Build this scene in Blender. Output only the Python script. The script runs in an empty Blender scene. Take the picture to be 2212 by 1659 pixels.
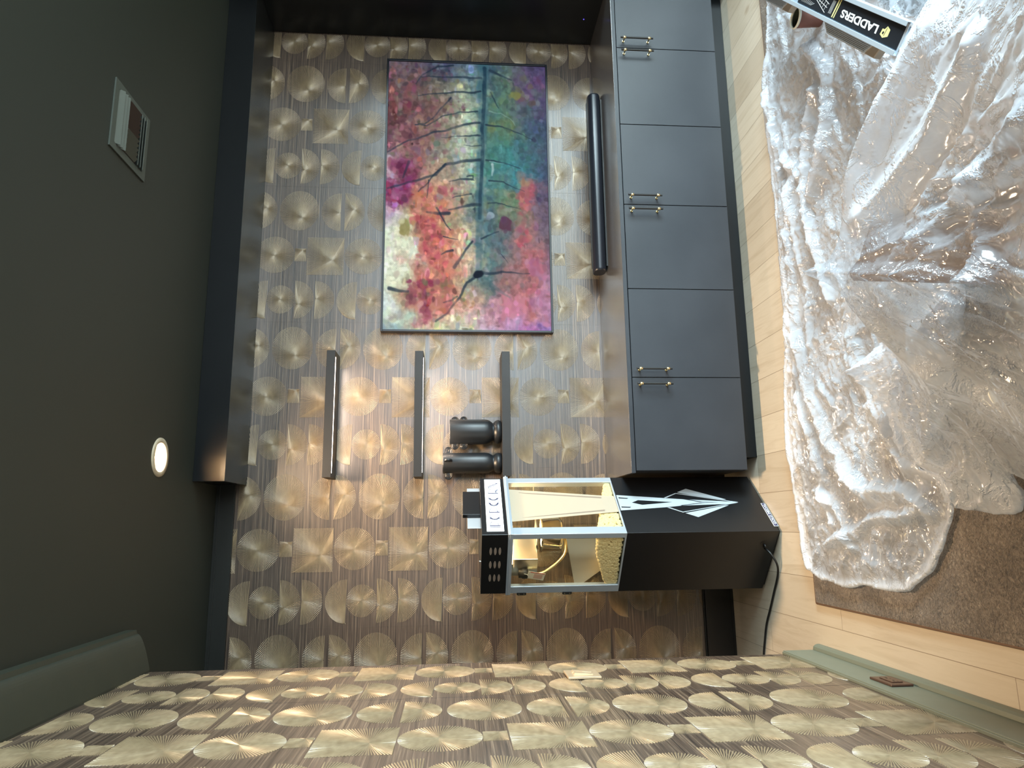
import bpy, bmesh, math, random
import numpy as np
from mathutils import Vector, Matrix
random.seed(7); rng = np.random.default_rng(11)
PI = math.pi
S = bpy.context.scene
COL = S.collection

# ---------------------------------------------------------------- camera
F_PX, YAW, PITCH, ROLL = 1506.1, 0.1978, -0.0790, 0.0033
CAM = Vector((0.5219, -3.7202, 1.4457))
_f = Vector((math.sin(YAW)*math.cos(PITCH), math.cos(YAW)*math.cos(PITCH), math.sin(PITCH)))
_r = Vector((math.cos(YAW), -math.sin(YAW), 0)); _u = _r.cross(_f)
_c, _s = math.cos(ROLL), math.sin(ROLL)
_r, _u = _c*_r + _s*_u, -_s*_r + _c*_u
cam = bpy.data.cameras.new('camera'); camo = bpy.data.objects.new('camera', cam); COL.objects.link(camo)
cx_, cy_, cz_ = -_u, _r, -_f          # the phone was held sideways: picture-right is down
camo.matrix_world = Matrix(((cx_.x, cy_.x, cz_.x, CAM.x), (cx_.y, cy_.y, cz_.y, CAM.y), (cx_.z, cy_.z, cz_.z, CAM.z), (0, 0, 0, 1)))
cam.sensor_width = 36; cam.sensor_fit = 'HORIZONTAL'; cam.lens = F_PX/2212*36; cam.clip_start = .05
S.camera = camo

# ---------------------------------------------------------------- view, world, daylight
S.view_settings.view_transform = 'Standard'; S.view_settings.look = 'None'
S.view_settings.gamma = 1; S.view_settings.use_curve_mapping = False
S.view_settings.exposure = 0.0
w = bpy.data.worlds.new('world'); S.world = w; w.use_nodes = True
w.node_tree.nodes['Background'].inputs[0].default_value = (.62, .80, .92, 1)
w.node_tree.nodes['Background'].inputs[1].default_value = 1.2

def area(name, loc, target, sx, sy, power, color, spread=PI):
    l = bpy.data.lights.new(name, 'AREA'); l.shape = 'RECTANGLE'; l.size = sx; l.size_y = sy
    l.energy = power; l.color = color; l.spread = spread
    o = bpy.data.objects.new(name, l); COL.objects.link(o); o.location = loc
    d = Vector(target)-Vector(loc); o.rotation_euler = d.to_track_quat('-Z', 'Y').to_euler()
    return o
# daylight through the tall window of the right wall and the glazed opening behind the camera
area('daylight_right', (5.28, -4.3, 1.20), (3.0, -3.9, -.1), 3.4, 2.0, 560, (.71, .91, .98), math.radians(122))
area('daylight_rear', (3.3, -6.38, 1.35), (3.0, -4, 0), 3.0, 2.2, 130, (.78, .92, 1.0), math.radians(150))

# ---------------------------------------------------------------- materials
MATS = {}
def mat(name):
    m = bpy.data.materials.new(name); m.use_nodes = True; MATS[name] = m
    return m, m.node_tree, m.node_tree.nodes['Principled BSDF']
def simple(name, col, rough=.5, metal=0, spec=.5, emis=None, es=0, coat=0, alpha=1):
    m, nt, b = mat(name)
    b.inputs['Base Color'].default_value = (*col, 1); b.inputs['Roughness'].default_value = rough
    b.inputs['Metallic'].default_value = metal; b.inputs['Specular IOR Level'].default_value = spec
    b.inputs['Coat Weight'].default_value = coat; b.inputs['Alpha'].default_value = alpha
    if emis: b.inputs['Emission Color'].default_value = (*emis, 1); b.inputs['Emission Strength'].default_value = es
    # a faint procedural mottling so that nothing is perfectly even
    tc = nt.nodes.new('ShaderNodeTexCoord'); n = nt.nodes.new('ShaderNodeTexNoise'); n.inputs['Scale'].default_value = 9
    n.inputs['Detail'].default_value = 4
    mr = nt.nodes.new('ShaderNodeMapRange'); mr.inputs['To Min'].default_value = rough*.88; mr.inputs['To Max'].default_value = min(1, rough*1.12+.01)
    nt.links.new(tc.outputs['Object'], n.inputs['Vector']); nt.links.new(n.outputs['Fac'], mr.inputs['Value'])
    nt.links.new(mr.outputs[0], b.inputs['Roughness'])
    return m
def N(nt, t, **kw):
    n = nt.nodes.new(t)
    for k, v in kw.items():
        if k in n.inputs: n.inputs[k].default_value = v
        else: setattr(n, k, v)
    return n
def ramp(nt, stops, inp=None):
    r = nt.nodes.new('ShaderNodeValToRGB'); e = r.color_ramp.elements
    e[0].position, e[0].color = stops[0][0], (*stops[0][1], 1); e[1].position, e[1].color = stops[-1][0], (*stops[-1][1], 1)
    for p, c in stops[1:-1]:
        x = e.new(p); x.color = (*c, 1)
    if inp: nt.links.new(inp, r.inputs[0])
    return r

BLACKC = simple('black_lacquer', (.007, .008, .009), .30, spec=.28)
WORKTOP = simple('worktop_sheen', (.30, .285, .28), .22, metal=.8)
UNDER = simple('underside_sheen', (.07, .074, .072), .24, metal=.8)
INNER = simple('cabinet_inner', (.006, .006, .007), .6)
BLACKM = simple('matte_black', (.014, .013, .012), .5)
SHELFM = simple('shelf_black', (.016, .014, .013), .45)
BASEB = simple('baseboard_black', (.012, .010, .009), .4)
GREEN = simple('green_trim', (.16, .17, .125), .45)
GREEN_SHADE = simple('green_trim_shade', (.027, .031, .022), .45)  # same paint as the baseboard, the cove's shadow darkened into its colour
BRASS = simple('brass', (.80, .66, .38), .25, metal=1)
CHROME = simple('bright_steel', (.75, .74, .70), .12, metal=1)
STEEL = simple('brushed_steel', (.62, .60, .56), .33, metal=1)
ALU = simple('aluminium', (.50, .56, .62), .36, metal=.45)
BEZEL = simple('bezel', (.012, .014, .02), .3)
VASE = simple('vase_black', (.012, .014, .017), .38)
MACH = simple('machine_black', (.008, .0085, .010), .33)
SILVER = simple('silver_print', (.48, .55, .60), .4, metal=.2)
NAVY = simple('navy_ink', (.03, .03, .10), .5)
WHITE = simple('white_plastic', (.75, .75, .72), .4)
CORD = simple('black_rubber', (.01, .01, .01), .4)
BRONZE = simple('bronze_plate', (.13, .075, .055), .35, metal=.6)
GOLDP = simple('champagne_plate', (.72, .56, .38), .32, metal=.55)
GUN = simple('dark_gap', (.01, .008, .007), .4)
LEATHER = simple('brown_leather', (.20, .115, .065), .5)
RED = simple('red_print', (.55, .06, .05), .5)
CUPB = simple('cup_brown', (.18, .07, .05), .5)
CREAM = simple('cream_rim', (.70, .72, .62), .35)
DGREEN = simple('cup_inside', (.02, .025, .015), .5)
STICK = simple('sticker_black', (.012, .013, .016), .35)
YELLOW = simple('sticker_yellow', (.62, .58, .25), .45)
WINK = simple('sticker_white', (.68, .70, .70), .45)
POPM = simple('popcorn', (.93, .82, .55), .6)
POPM.node_tree.nodes['Principled BSDF'].inputs['Subsurface Weight'].default_value = .0
LED = simple('led_diffuser', (1, .9, .85), .5, emis=(1, .80, .66), es=14)
LAMPE = simple('lamp_lens', (1, .9, .8), .5, emis=(1, .80, .55), es=9)
SIGNE = simple('sign_face', (.9, .95, .95), .4, emis=(.86, .97, 1.0), es=.85)
BLUEL = simple('blue_indicator', (.1, .1, 1), .5, emis=(.12, .08, 1), es=2)
VENTM = simple('vent_paint', (.060, .070, .058), .5)
VENTD = simple('vent_dark', (.035, .022, .018), .6)

# dark satin doors with a soft cloudy sheen
DOOR, nt, b = mat('door_satin')
tc = N(nt, 'ShaderNodeTexCoord'); n1 = N(nt, 'ShaderNodeTexNoise', Scale=3.0, Detail=5.0, Roughness=.55)
nt.links.new(tc.outputs['Object'], n1.inputs['Vector'])
r1 = ramp(nt, [(.3, (.022, .026, .033)), (.7, (.032, .036, .044))], n1.outputs['Fac']); nt.links.new(r1.outputs[0], b.inputs['Base Color'])
mr = N(nt, 'ShaderNodeMapRange'); mr.inputs['To Min'].default_value = .36; mr.inputs['To Max'].default_value = .46
nt.links.new(n1.outputs['Fac'], mr.inputs[0]); nt.links.new(mr.outputs[0], b.inputs['Roughness'])

# ceiling and plain walls
CEIL, nt, b = mat('ceiling_paint')
n1 = N(nt, 'ShaderNodeTexNoise', Scale=2.0, Detail=3.0)
r1 = ramp(nt, [(.3, (.021, .024, .018)), (.7, (.025, .028, .021))], n1.outputs['Fac']); nt.links.new(r1.outputs[0], b.inputs['Base Color'])
b.inputs['Roughness'].default_value = .55
PLAIN = simple('green_wall_paint', (.13, .14, .11), .5)
FRIEZE = simple('frieze_paint', (.014, .014, .012), .45)

# grasscloth wallpaper ground: fine vertical weave
def grasscloth(name, axis):
    m, nt, b = mat(name)
    tc = N(nt, 'ShaderNodeTexCoord'); mp = N(nt, 'ShaderNodeMapping'); mp.inputs['Scale'].default_value = (5, 5, 340)
    nt.links.new(tc.outputs['Object'], mp.inputs['Vector'])
    n1 = N(nt, 'ShaderNodeTexNoise', Scale=1.0, Detail=3.0, Roughness=.6); nt.links.new(mp.outputs[0], n1.inputs['Vector'])
    mp2 = N(nt, 'ShaderNodeMapping'); mp2.inputs['Scale'].default_value = (.9, .9, 125)
    nt.links.new(tc.outputs['Object'], mp2.inputs['Vector'])
    n2 = N(nt, 'ShaderNodeTexNoise', Scale=1.0, Detail=2.0, Roughness=.6); nt.links.new(mp2.outputs[0], n2.inputs['Vector'])
    mx = N(nt, 'ShaderNodeMath', operation='ADD'); nt.links.new(n1.outputs['Fac'], mx.inputs[0]); nt.links.new(n2.outputs['Fac'], mx.inputs[1])
    r1 = ramp(nt, [(.36, (.018, .011, .008)), (.45, (.060, .038, .026)), (.54, (.105, .068, .046)), (.63, (.25, .175, .115))], None)
    h = N(nt, 'ShaderNodeMath', operation='MULTIPLY'); h.inputs[1].default_value = .5
    nt.links.new(mx.outputs[0], h.inputs[0]); nt.links.new(h.outputs[0], r1.inputs[0])
    nt.links.new(r1.outputs[0], b.inputs['Base Color'])
    b.inputs['Roughness'].default_value = .42; b.inputs['Specular IOR Level'].default_value = .75; b.inputs['Coat Weight'].default_value = .75; b.inputs['Coat Roughness'].default_value = .26; b.inputs['Coat IOR'].default_value = 1.65
    bp = N(nt, 'ShaderNodeBump', Strength=.8, Distance=.002); nt.links.new(h.outputs[0], bp.inputs['Height']); nt.links.new(bp.outputs[0], b.inputs['Normal'])
    return m
CLOTH_W = grasscloth('grasscloth', 0)
THREAD, nt, b = mat('raffia_thread')
n1 = N(nt, 'ShaderNodeTexNoise', Scale=160.0, Detail=2.0)
r1 = ramp(nt, [(.3, (.25, .175, .098)), (.7, (.40, .30, .18))], n1.outputs['Fac']); nt.links.new(r1.outputs[0], b.inputs['Base Color'])
b.inputs['Roughness'].default_value = .36; b.inputs['Specular IOR Level'].default_value = .7; b.inputs['Metallic'].default_value = .2; b.inputs['Coat Weight'].default_value = .55; b.inputs['Coat Roughness'].default_value = .30; b.inputs['Coat IOR'].default_value = 1.65

# oak floor: boards run along Y
OAK, nt, b = mat('oak_boards')
tc = N(nt, 'ShaderNodeTexCoord'); mp = N(nt, 'ShaderNodeMapping'); mp.inputs['Rotation'].default_value = (0, 0, PI/2)
mp.inputs['Location'].default_value = (.37, .065, 0)
nt.links.new(tc.outputs['Object'], mp.inputs['Vector'])
br = N(nt, 'ShaderNodeTexBrick'); br.offset = .43; br.offset_frequency = 2; br.squash = 1
for k, v in (('Scale', 1.0), ('Mortar Size', .0012), ('Mortar Smooth', .3), ('Bias', 0.0), ('Brick Width', 1.45), ('Row Height', .178)): br.inputs[k].default_value = v
br.inputs['Color1'].default_value = (0, 0, 0, 1); br.inputs['Color2'].default_value = (1, 1, 1, 1); br.inputs['Mortar'].default_value = (.5, .5, .5, 1)
nt.links.new(mp.outputs[0], br.inputs['Vector'])
base = ramp(nt, [(0, (.58, .49, .375)), (.5, (.66, .57, .445)), (1, (.72, .635, .51))], br.outputs['Color'])
mg = N(nt, 'ShaderNodeMapping'); mg.inputs['Scale'].default_value = (22, 1.6, 1)
nt.links.new(tc.outputs['Object'], mg.inputs['Vector'])
addv = N(nt, 'ShaderNodeVectorMath', operation='ADD'); nt.links.new(mg.outputs[0], addv.inputs[0])
sc = N(nt, 'ShaderNodeVectorMath', operation='SCALE'); sc.inputs['Scale'].default_value = 13.0
nt.links.new(br.outputs['Color'], sc.inputs[0]); nt.links.new(sc.outputs[0], addv.inputs[1])
ng = N(nt, 'ShaderNodeTexNoise', Scale=1.0, Detail=6.0, Roughness=.6, Distortion=1.3); nt.links.new(addv.outputs[0], ng.inputs['Vector'])
gr = ramp(nt, [(.3, (.80, .76, .70)), (.5, (1, 1, 1)), (.75, (.90, .88, .84))], ng.outputs['Fac'])
mul = N(nt, 'ShaderNodeMix', data_type='RGBA', blend_type='MULTIPLY'); mul.inputs['Factor'].default_value = .75
nt.links.new(base.outputs[0], mul.inputs['A']); nt.links.new(gr.outputs[0], mul.inputs['B'])
vor = N(nt, 'ShaderNodeTexVoronoi', Scale=1.0); mv = N(nt, 'ShaderNodeMapping'); mv.inputs['Scale'].default_value = (3.6, 2.2, 1)
nt.links.new(tc.outputs['Object'], mv.inputs['Vector']); nt.links.new(mv.outputs[0], vor.inputs['Vector'])
kn = ramp(nt, [(0.02, (.38, .28, .20)), (.055, (.72, .62, .52)), (.09, (1, 1, 1))], vor.outputs['Distance'])
mul2 = N(nt, 'ShaderNodeMix', data_type='RGBA', blend_type='MULTIPLY'); mul2.inputs['Factor'].default_value = .6
nt.links.new(mul.outputs['Result'], mul2.inputs['A']); nt.links.new(kn.outputs[0], mul2.inputs['B'])
gap = N(nt, 'ShaderNodeMix', data_type='RGBA'); nt.links.new(br.outputs['Fac'], gap.inputs['Factor'])
nt.links.new(mul2.outputs['Result'], gap.inputs['A']); gap.inputs['B'].default_value = (.26, .19, .13, 1)
nt.links.new(gap.outputs['Result'], b.inputs['Base Color']); b.inputs['Roughness'].default_value = .33
bp = N(nt, 'ShaderNodeBump', Strength=.25, Distance=.002); nt.links.new(ng.outputs['Fac'], bp.inputs['Height']); nt.links.new(bp.outputs[0], b.inputs['Normal'])

# rug pile
RUG, nt, b = mat('rug_pile')
tc = N(nt, 'ShaderNodeTexCoord')
n1 = N(nt, 'ShaderNodeTexNoise', Scale=95.0, Detail=4.0, Roughness=.7, Distortion=1.2); nt.links.new(tc.outputs['Object'], n1.inputs['Vector'])
n2 = N(nt, 'ShaderNodeTexNoise', Scale=6.0, Detail=4.0); nt.links.new(tc.outputs['Object'], n2.inputs['Vector'])
r1 = ramp(nt, [(.33, (.08, .058, .040)), (.5, (.25, .19, .14)), (.68, (.43, .35, .27))], n1.outputs['Fac'])
r2 = ramp(nt, [(.35, (.62, .60, .58)), (.65, (1, 1, 1))], n2.outputs['Fac'])
mul = N(nt, 'ShaderNodeMix', data_type='RGBA', blend_type='MULTIPLY'); mul.inputs['Factor'].default_value = 1
nt.links.new(r1.outputs[0], mul.inputs['A']); nt.links.new(r2.outputs[0], mul.inputs['B']); nt.links.new(mul.outputs['Result'], b.inputs['Base Color'])
b.inputs['Roughness'].default_value = .95; b.inputs['Sheen Weight'].default_value = .3
bp = N(nt, 'ShaderNodeBump', Strength=.9, Distance=.012); nt.links.new(n1.outputs['Fac'], bp.inputs['Height']); nt.links.new(bp.outputs[0], b.inputs['Normal'])
RUGE = simple('rug_binding', (.17, .10, .065), .8)

# clear glass, thin
def glassy(name, tint, rough=.02, extra=0.0, extracol=(.8, .8, .8)):
    m = bpy.data.materials.new(name); m.use_nodes = True; nt = m.node_tree; nt.nodes.clear()
    out = N(nt, 'ShaderNodeOutputMaterial'); tr = N(nt, 'ShaderNodeBsdfTransparent'); tr.inputs[0].default_value = (*tint, 1)
    gl = N(nt, 'ShaderNodeBsdfGlossy'); gl.inputs['Roughness'].default_value = rough
    lw = N(nt, 'ShaderNodeLayerWeight'); lw.inputs[0].default_value = .5; pw = N(nt, 'ShaderNodeMath', operation='POWER'); pw.inputs[1].default_value = 4; nt.links.new(lw.outputs['Facing'], pw.inputs[0]); fr = N(nt, 'ShaderNodeMath', operation='MULTIPLY_ADD'); fr.inputs[1].default_value = .8; fr.inputs[2].default_value = .04; nt.links.new(pw.outputs[0], fr.inputs[0])
    mx = N(nt, 'ShaderNodeMixShader'); nt.links.new(fr.outputs[0], mx.inputs[0]); nt.links.new(tr.outputs[0], mx.inputs[1]); nt.links.new(gl.outputs[0], mx.inputs[2])
    last = mx
    if extra:
        df = N(nt, 'ShaderNodeBsdfDiffuse'); df.inputs[0].default_value = (*extracol, 1)
        m2 = N(nt, 'ShaderNodeMixShader'); m2.inputs[0].default_value = extra
        nt.links.new(mx.outputs[0], m2.inputs[1]); nt.links.new(df.outputs[0], m2.inputs[2]); last = m2
    nt.links.new(last.outputs[0], out.inputs[0]); MATS[name] = m
    return m
GLASS = glassy('case_glass', (.97, .95, .88))
PRINT = glassy('glass_print', (.9, .86, .78), .1, .66, (.62, .54, .42))

# plastic film: milky, glossy, denser where an attribute says it lies in several layers
def film(name, lo, hi):
    m = bpy.data.materials.new(name); m.use_nodes = True; nt = m.node_tree; nt.nodes.clear()
    out = N(nt, 'ShaderNodeOutputMaterial'); tr = N(nt, 'ShaderNodeBsdfTransparent'); tr.inputs[0].default_value = (.96, .97, .98, 1)
    df = N(nt, 'ShaderNodeBsdfDiffuse'); df.inputs[0].default_value = (.84, .89, .98, 1)
    tl = N(nt, 'ShaderNodeBsdfTranslucent'); tl.inputs[0].default_value = (.84, .89, .98, 1)
    dt = N(nt, 'ShaderNodeMixShader'); dt.inputs[0].default_value = .35
    nt.links.new(df.outputs[0], dt.inputs[1]); nt.links.new(tl.outputs[0], dt.inputs[2])
    tc = N(nt, 'ShaderNodeTexCoord'); n1 = N(nt, 'ShaderNodeTexNoise', Scale=16.0, Detail=6.0, Roughness=.65, Distortion=2.0)
    nt.links.new(tc.outputs['Object'], n1.inputs['Vector'])
    at = N(nt, 'ShaderNodeAttribute'); at.attribute_name = 'layers'
    mr = N(nt, 'ShaderNodeMapRange'); mr.inputs['To Min'].default_value = lo; mr.inputs['To Max'].default_value = hi
    nt.links.new(at.outputs['Fac'], mr.inputs[0])
    nm = N(nt, 'ShaderNodeMath', operation='MULTIPLY_ADD'); nm.inputs[1].default_value = .30; nm.inputs[2].default_value = -.15
    nt.links.new(n1.outputs['Fac'], nm.inputs[0])
    ad = N(nt, 'ShaderNodeMath', operation='ADD', use_clamp=True); nt.links.new(mr.outputs[0], ad.inputs[0]); nt.links.new(nm.outputs[0], ad.inputs[1])
    mx = N(nt, 'ShaderNodeMixShader'); nt.links.new(ad.outputs[0], mx.inputs[0]); nt.links.new(tr.outputs[0], mx.inputs[1]); nt.links.new(dt.outputs[0], mx.inputs[2])
    gl = N(nt, 'ShaderNodeBsdfGlossy'); gl.inputs['Roughness'].default_value = .13; gl.inputs[0].default_value = (1, 1, 1, 1)
    fr = N(nt, 'ShaderNodeLayerWeight'); fr.inputs[0].default_value = .5; pw = N(nt, 'ShaderNodeMath', operation='POWER'); pw.inputs[1].default_value = 3; nt.links.new(fr.outputs['Facing'], pw.inputs[0])
    fm = N(nt, 'ShaderNodeMath', operation='MULTIPLY_ADD', use_clamp=True); fm.inputs[1].default_value = .42; fm.inputs[2].default_value = .07
    nt.links.new(pw.outputs[0], fm.inputs[0])
    m2 = N(nt, 'ShaderNodeMixShader'); nt.links.new(fm.outputs[0], m2.inputs[0]); nt.links.new(mx.outputs[0], m2.inputs[1]); nt.links.new(gl.outputs[0], m2.inputs[2])
    n2 = N(nt, 'ShaderNodeTexNoise', Scale=11.0, Detail=5.0, Roughness=.62, Distortion=.5); nt.links.new(tc.outputs['Object'], n2.inputs['Vector'])
    ab = N(nt, 'ShaderNodeMath', operation='SUBTRACT'); ab.inputs[1].default_value = .5; nt.links.new(n2.outputs['Fac'], ab.inputs[0])
    aa = N(nt, 'ShaderNodeMath', operation='ABSOLUTE'); nt.links.new(ab.outputs[0], aa.inputs[0])
    mm = N(nt, 'ShaderNodeMapRange', interpolation_type='SMOOTHSTEP'); mm.inputs['From Max'].default_value = .055; mm.inputs['To Min'].default_value = 1; mm.inputs['To Max'].default_value = 0; nt.links.new(aa.outputs[0], mm.inputs[0])
    bp = N(nt, 'ShaderNodeBump', Strength=.5, Distance=.006); nt.links.new(mm.outputs[0], bp.inputs['Height'])
    for s_ in (df, gl, fr): nt.links.new(bp.outputs[0], s_.inputs['Normal'])
    nt.links.new(m2.outputs[0], out.inputs[0]); MATS[name] = m
    return m
FILM = film('plastic_film', .14, .99)

# ---------------------------------------------------------------- mesh helpers
def tag(o, label=None, cat=None, group=None, kind=None):
    if label: o['label'] = label
    if cat: o['category'] = cat
    if group: o['group'] = group
    if kind: o['kind'] = kind
    return o
class MB:
    def __init__(s): s.v = []; s.f = []; s.m = []; s.mats = []; s.sm = []
    def mi(s, m):
        if m not in s.mats: s.mats.append(m)
        return s.mats.index(m)
    def add(s, vs, fs, m, smooth=False):
        k = len(s.v); s.v += [tuple(p) for p in vs]
        for f in fs: s.f.append(tuple(i+k for i in f)); s.m.append(s.mi(m)); s.sm.append(smooth)
    def box(s, a, b_, m, M=None):
        x0, y0, z0 = a; x1, y1, z1 = b_
        vs = [Vector(p) for p in ((x0,y0,z0),(x1,y0,z0),(x1,y1,z0),(x0,y1,z0),(x0,y0,z1),(x1,y0,z1),(x1,y1,z1),(x0,y1,z1))]
        if M: vs = [M@p for p in vs]
        s.add(vs, [(0,3,2,1),(4,5,6,7),(0,1,5,4),(1,2,6,5),(2,3,7,6),(3,0,4,7)], m)
    def prism(s, pts, d, m, cap=True):     # pts: 3-D outline, d: extrusion vector
        n = len(pts); d = Vector(d); vs = [Vector(p) for p in pts]+[Vector(p)+d for p in pts]
        fs = [(i, (i+1) % n, (i+1) % n+n, i+n) for i in range(n)]
        if cap: fs += [tuple(range(n-1, -1, -1)), tuple(range(n, 2*n))]
        s.add(vs, fs, m)
    def tube(s, pts, r, m, n=10, rs=None, caps=True):
        pts = [Vector(p) for p in pts]; k = len(pts); vs = []
        up = Vector((0, 0, 1)); prev = None
        for i, p in enumerate(pts):
            t = (pts[min(i+1, k-1)]-pts[max(i-1, 0)]).normalized()
            if prev is None:
                a = t.cross(up) if abs(t.dot(up)) < .95 else t.cross(Vector((1, 0, 0)))
            else: a = prev-t*prev.dot(t)
            a.normalize(); prev = a; b_ = t.cross(a); rr = rs[i] if rs else r
            for j in range(n):
                an = 2*PI*j/n; vs.append(p+a*math.cos(an)*rr+b_*math.sin(an)*rr)
        fs = [(i*n+j, i*n+(j+1) % n, (i+1)*n+(j+1) % n, (i+1)*n+j) for i in range(k-1) for j in range(n)]
        s.add(vs, fs, m, True)
        if caps: s.add([vs[j] for j in range(n)], [tuple(range(n-1, -1, -1))], m); s.add([vs[(k-1)*n+j] for j in range(n)], [tuple(range(n))], m)
    def lathe(s, prof, m, c=(0, 0, 0), n=40, axis='Z'):   # prof: (radius, height)
        vs = []
        for r, h in prof:
            for j in range(n):
                a = 2*PI*j/n; x, y = r*math.cos(a), r*math.sin(a)
                p = (x, y, h) if axis == 'Z' else ((h, x, y) if axis == 'X' else (x, h, y))
                vs.append((p[0]+c[0], p[1]+c[1], p[2]+c[2]))
        fs = [(i*n+j, i*n+(j+1) % n, (i+1)*n+(j+1) % n, (i+1)*n+j) for i in range(len(prof)-1) for j in range(n)]
        s.add(vs, fs, m, True)
    def build(s, name, parent=None, bevel=0, loc=None):
        me = bpy.data.meshes.new(name); me.from_pydata(s.v, [], s.f)
        for m in s.mats: me.materials.append(m)
        me.polygons.foreach_set('material_index', s.m); me.polygons.foreach_set('use_smooth', s.sm); me.update()
        o = bpy.data.objects.new(name, me); COL.objects.link(o)
        if parent: o.parent = parent
        if loc: o.location = loc
        if bevel:
            md = o.modifiers.new('bevel', 'BEVEL'); md.width = bevel; md.segments = 2; md.limit_method = 'ANGLE'; md.angle_limit = .6
        return o
def empty(name, loc, rz=0):
    o = bpy.data.objects.new(name, None); COL.objects.link(o); o.location = loc; o.rotation_euler = (0, 0, rz); o.empty_display_size = .1
    return o
def copy_tree(o, parent=None):
    c = o.copy(); COL.objects.link(c); c.parent = parent
    for ch in [x for x in bpy.data.objects if x.parent == o]: copy_tree(ch, c)
    return c
def struct(o): o['kind'] = 'structure'; return o

ZC = 2.668            # ceiling
XR, XL = 5.2, -1.5    # right wall, far left wall of the recess behind the wallpapered wall
YB = -6.3             # wall behind the camera
YE = -.893            # where the left wall ends

# ---------------------------------------------------------------- room shell
m = MB(); m.box((XL, YB, -.12), (XR, 0.1, 0), OAK); struct(m.build('floor'))
# ceiling with a round hole for the recessed lamp
LX, LY, LR = .807, -.732, .060
m = MB(); n = 48
ring = [(LX+LR*math.cos(2*PI*i/n), LY+LR*math.sin(2*PI*i/n), ZC) for i in range(n)]
def sq(i):
    a = 2*PI*i/n; c, s_ = math.cos(a), math.sin(a); k = .2/max(abs(c), abs(s_)); return (LX+c*k, LY+s_*k, ZC)
m.add(ring+[sq(i) for i in range(n)], [(i, n+i, n+(i+1) % n, (i+1) % n) for i in range(n)], CEIL)
a0, a1, b0, b1 = LX-.2, LX+.2, LY-.2, LY+.2
for x0, x1, y0, y1 in ((XL, a0, YB, .1), (a1, XR, YB, .1), (a0, a1, YB, b0), (a0, a1, b1, .1)):
    m.add([(x0, y0, ZC), (x0, y1, ZC), (x1, y1, ZC), (x1, y0, ZC)], [(0, 1, 2, 3)], CEIL)
m.box((XL, YB, ZC+.14), (XR, .1, ZC+.2), CEIL)
for x0, x1, y0, y1 in ((XL-.05, XL, YB, .1), (XR, XR+.05, YB, .1), (XL, XR, YB-.05, YB), (XL, XR, .1, .15)): m.box((x0, y0, ZC), (x1, y1, ZC+.2), CEIL)
struct(m.build('ceiling'))

# motifs of the wallpaper: (kind, s0, s1, z0, z1, focus s, focus z) in one 0.793 x 0.482 m repeat
ZP = .482
MOT = [('sq', .348, .423, .0315, -.0315, .411, -.011, .0042),
       ('sq', .271, .490, -.036, -.236, .357, -.173, .0078),
       ('ci', .278, .490, -.239, -.450, .380, -.341, .0078),
       ('ci', .530, .766, .1245, -.0895, .606, .0005, .0078),
       ('up', .531, .757, -.1045, -.2095, .639, -.2060, .0078),   # flat side down
       ('dn', .532, .760, -.233, -.344, .659, -.286, .0078),      # flat side up
       ('dn', .018, .235, .0185, -.0845, .102, -.0025, .0078),
       ('dn', .018, .235, -.0895, -.1935, .133, -.0965, .0078),
       ('fan', .017, .233, -.206, -.311, .023, -.307, .0078),
       ('ci', .047, .207, -.312, -.463, .127, -.3875, .0078)]
def outline(kind, s0, s1, z1, z0, step):
    P = []
    if kind == 'sq':
        c = [(s0, z0), (s1, z0), (s1, z1), (s0, z1)]
        for i in range(4):
            a, b_ = c[i], c[(i+1) % 4]; L = math.dist(a, b_); k = max(2, round(L/step))
            P += [(a[0]+(b_[0]-a[0])*j/k, a[1]+(b_[1]-a[1])*j/k) for j in range(k)]
        return P
    cs = (s0+s1)/2; rx = (s1-s0)/2
    if kind == 'ci': cz, rz, a0, a1 = (z0+z1)/2, (z1-z0)/2, 0, 2*PI
    elif kind in ('up', 'fan'): cz, rz, a0, a1 = z0, z1-z0, 0, PI
    else: cz, rz, a0, a1 = z1, z1-z0, PI, 2*PI
    L = PI*(rx+rz)*(a1-a0)/(2*PI); k = round(L/step)
    for j in range(k+1 if kind != 'ci' else k):
        a = a0+(a1-a0)*j/k; P.append((cs+rx*math.cos(a), cz+rz*math.sin(a)))
    if kind in ('up', 'dn'):
        k2 = round(2*rx/step); zf = z0 if kind == 'up' else z1
        P += [(s0+(s1-s0)*j/k2, zf) for j in range(1, k2)]
    return P
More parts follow.
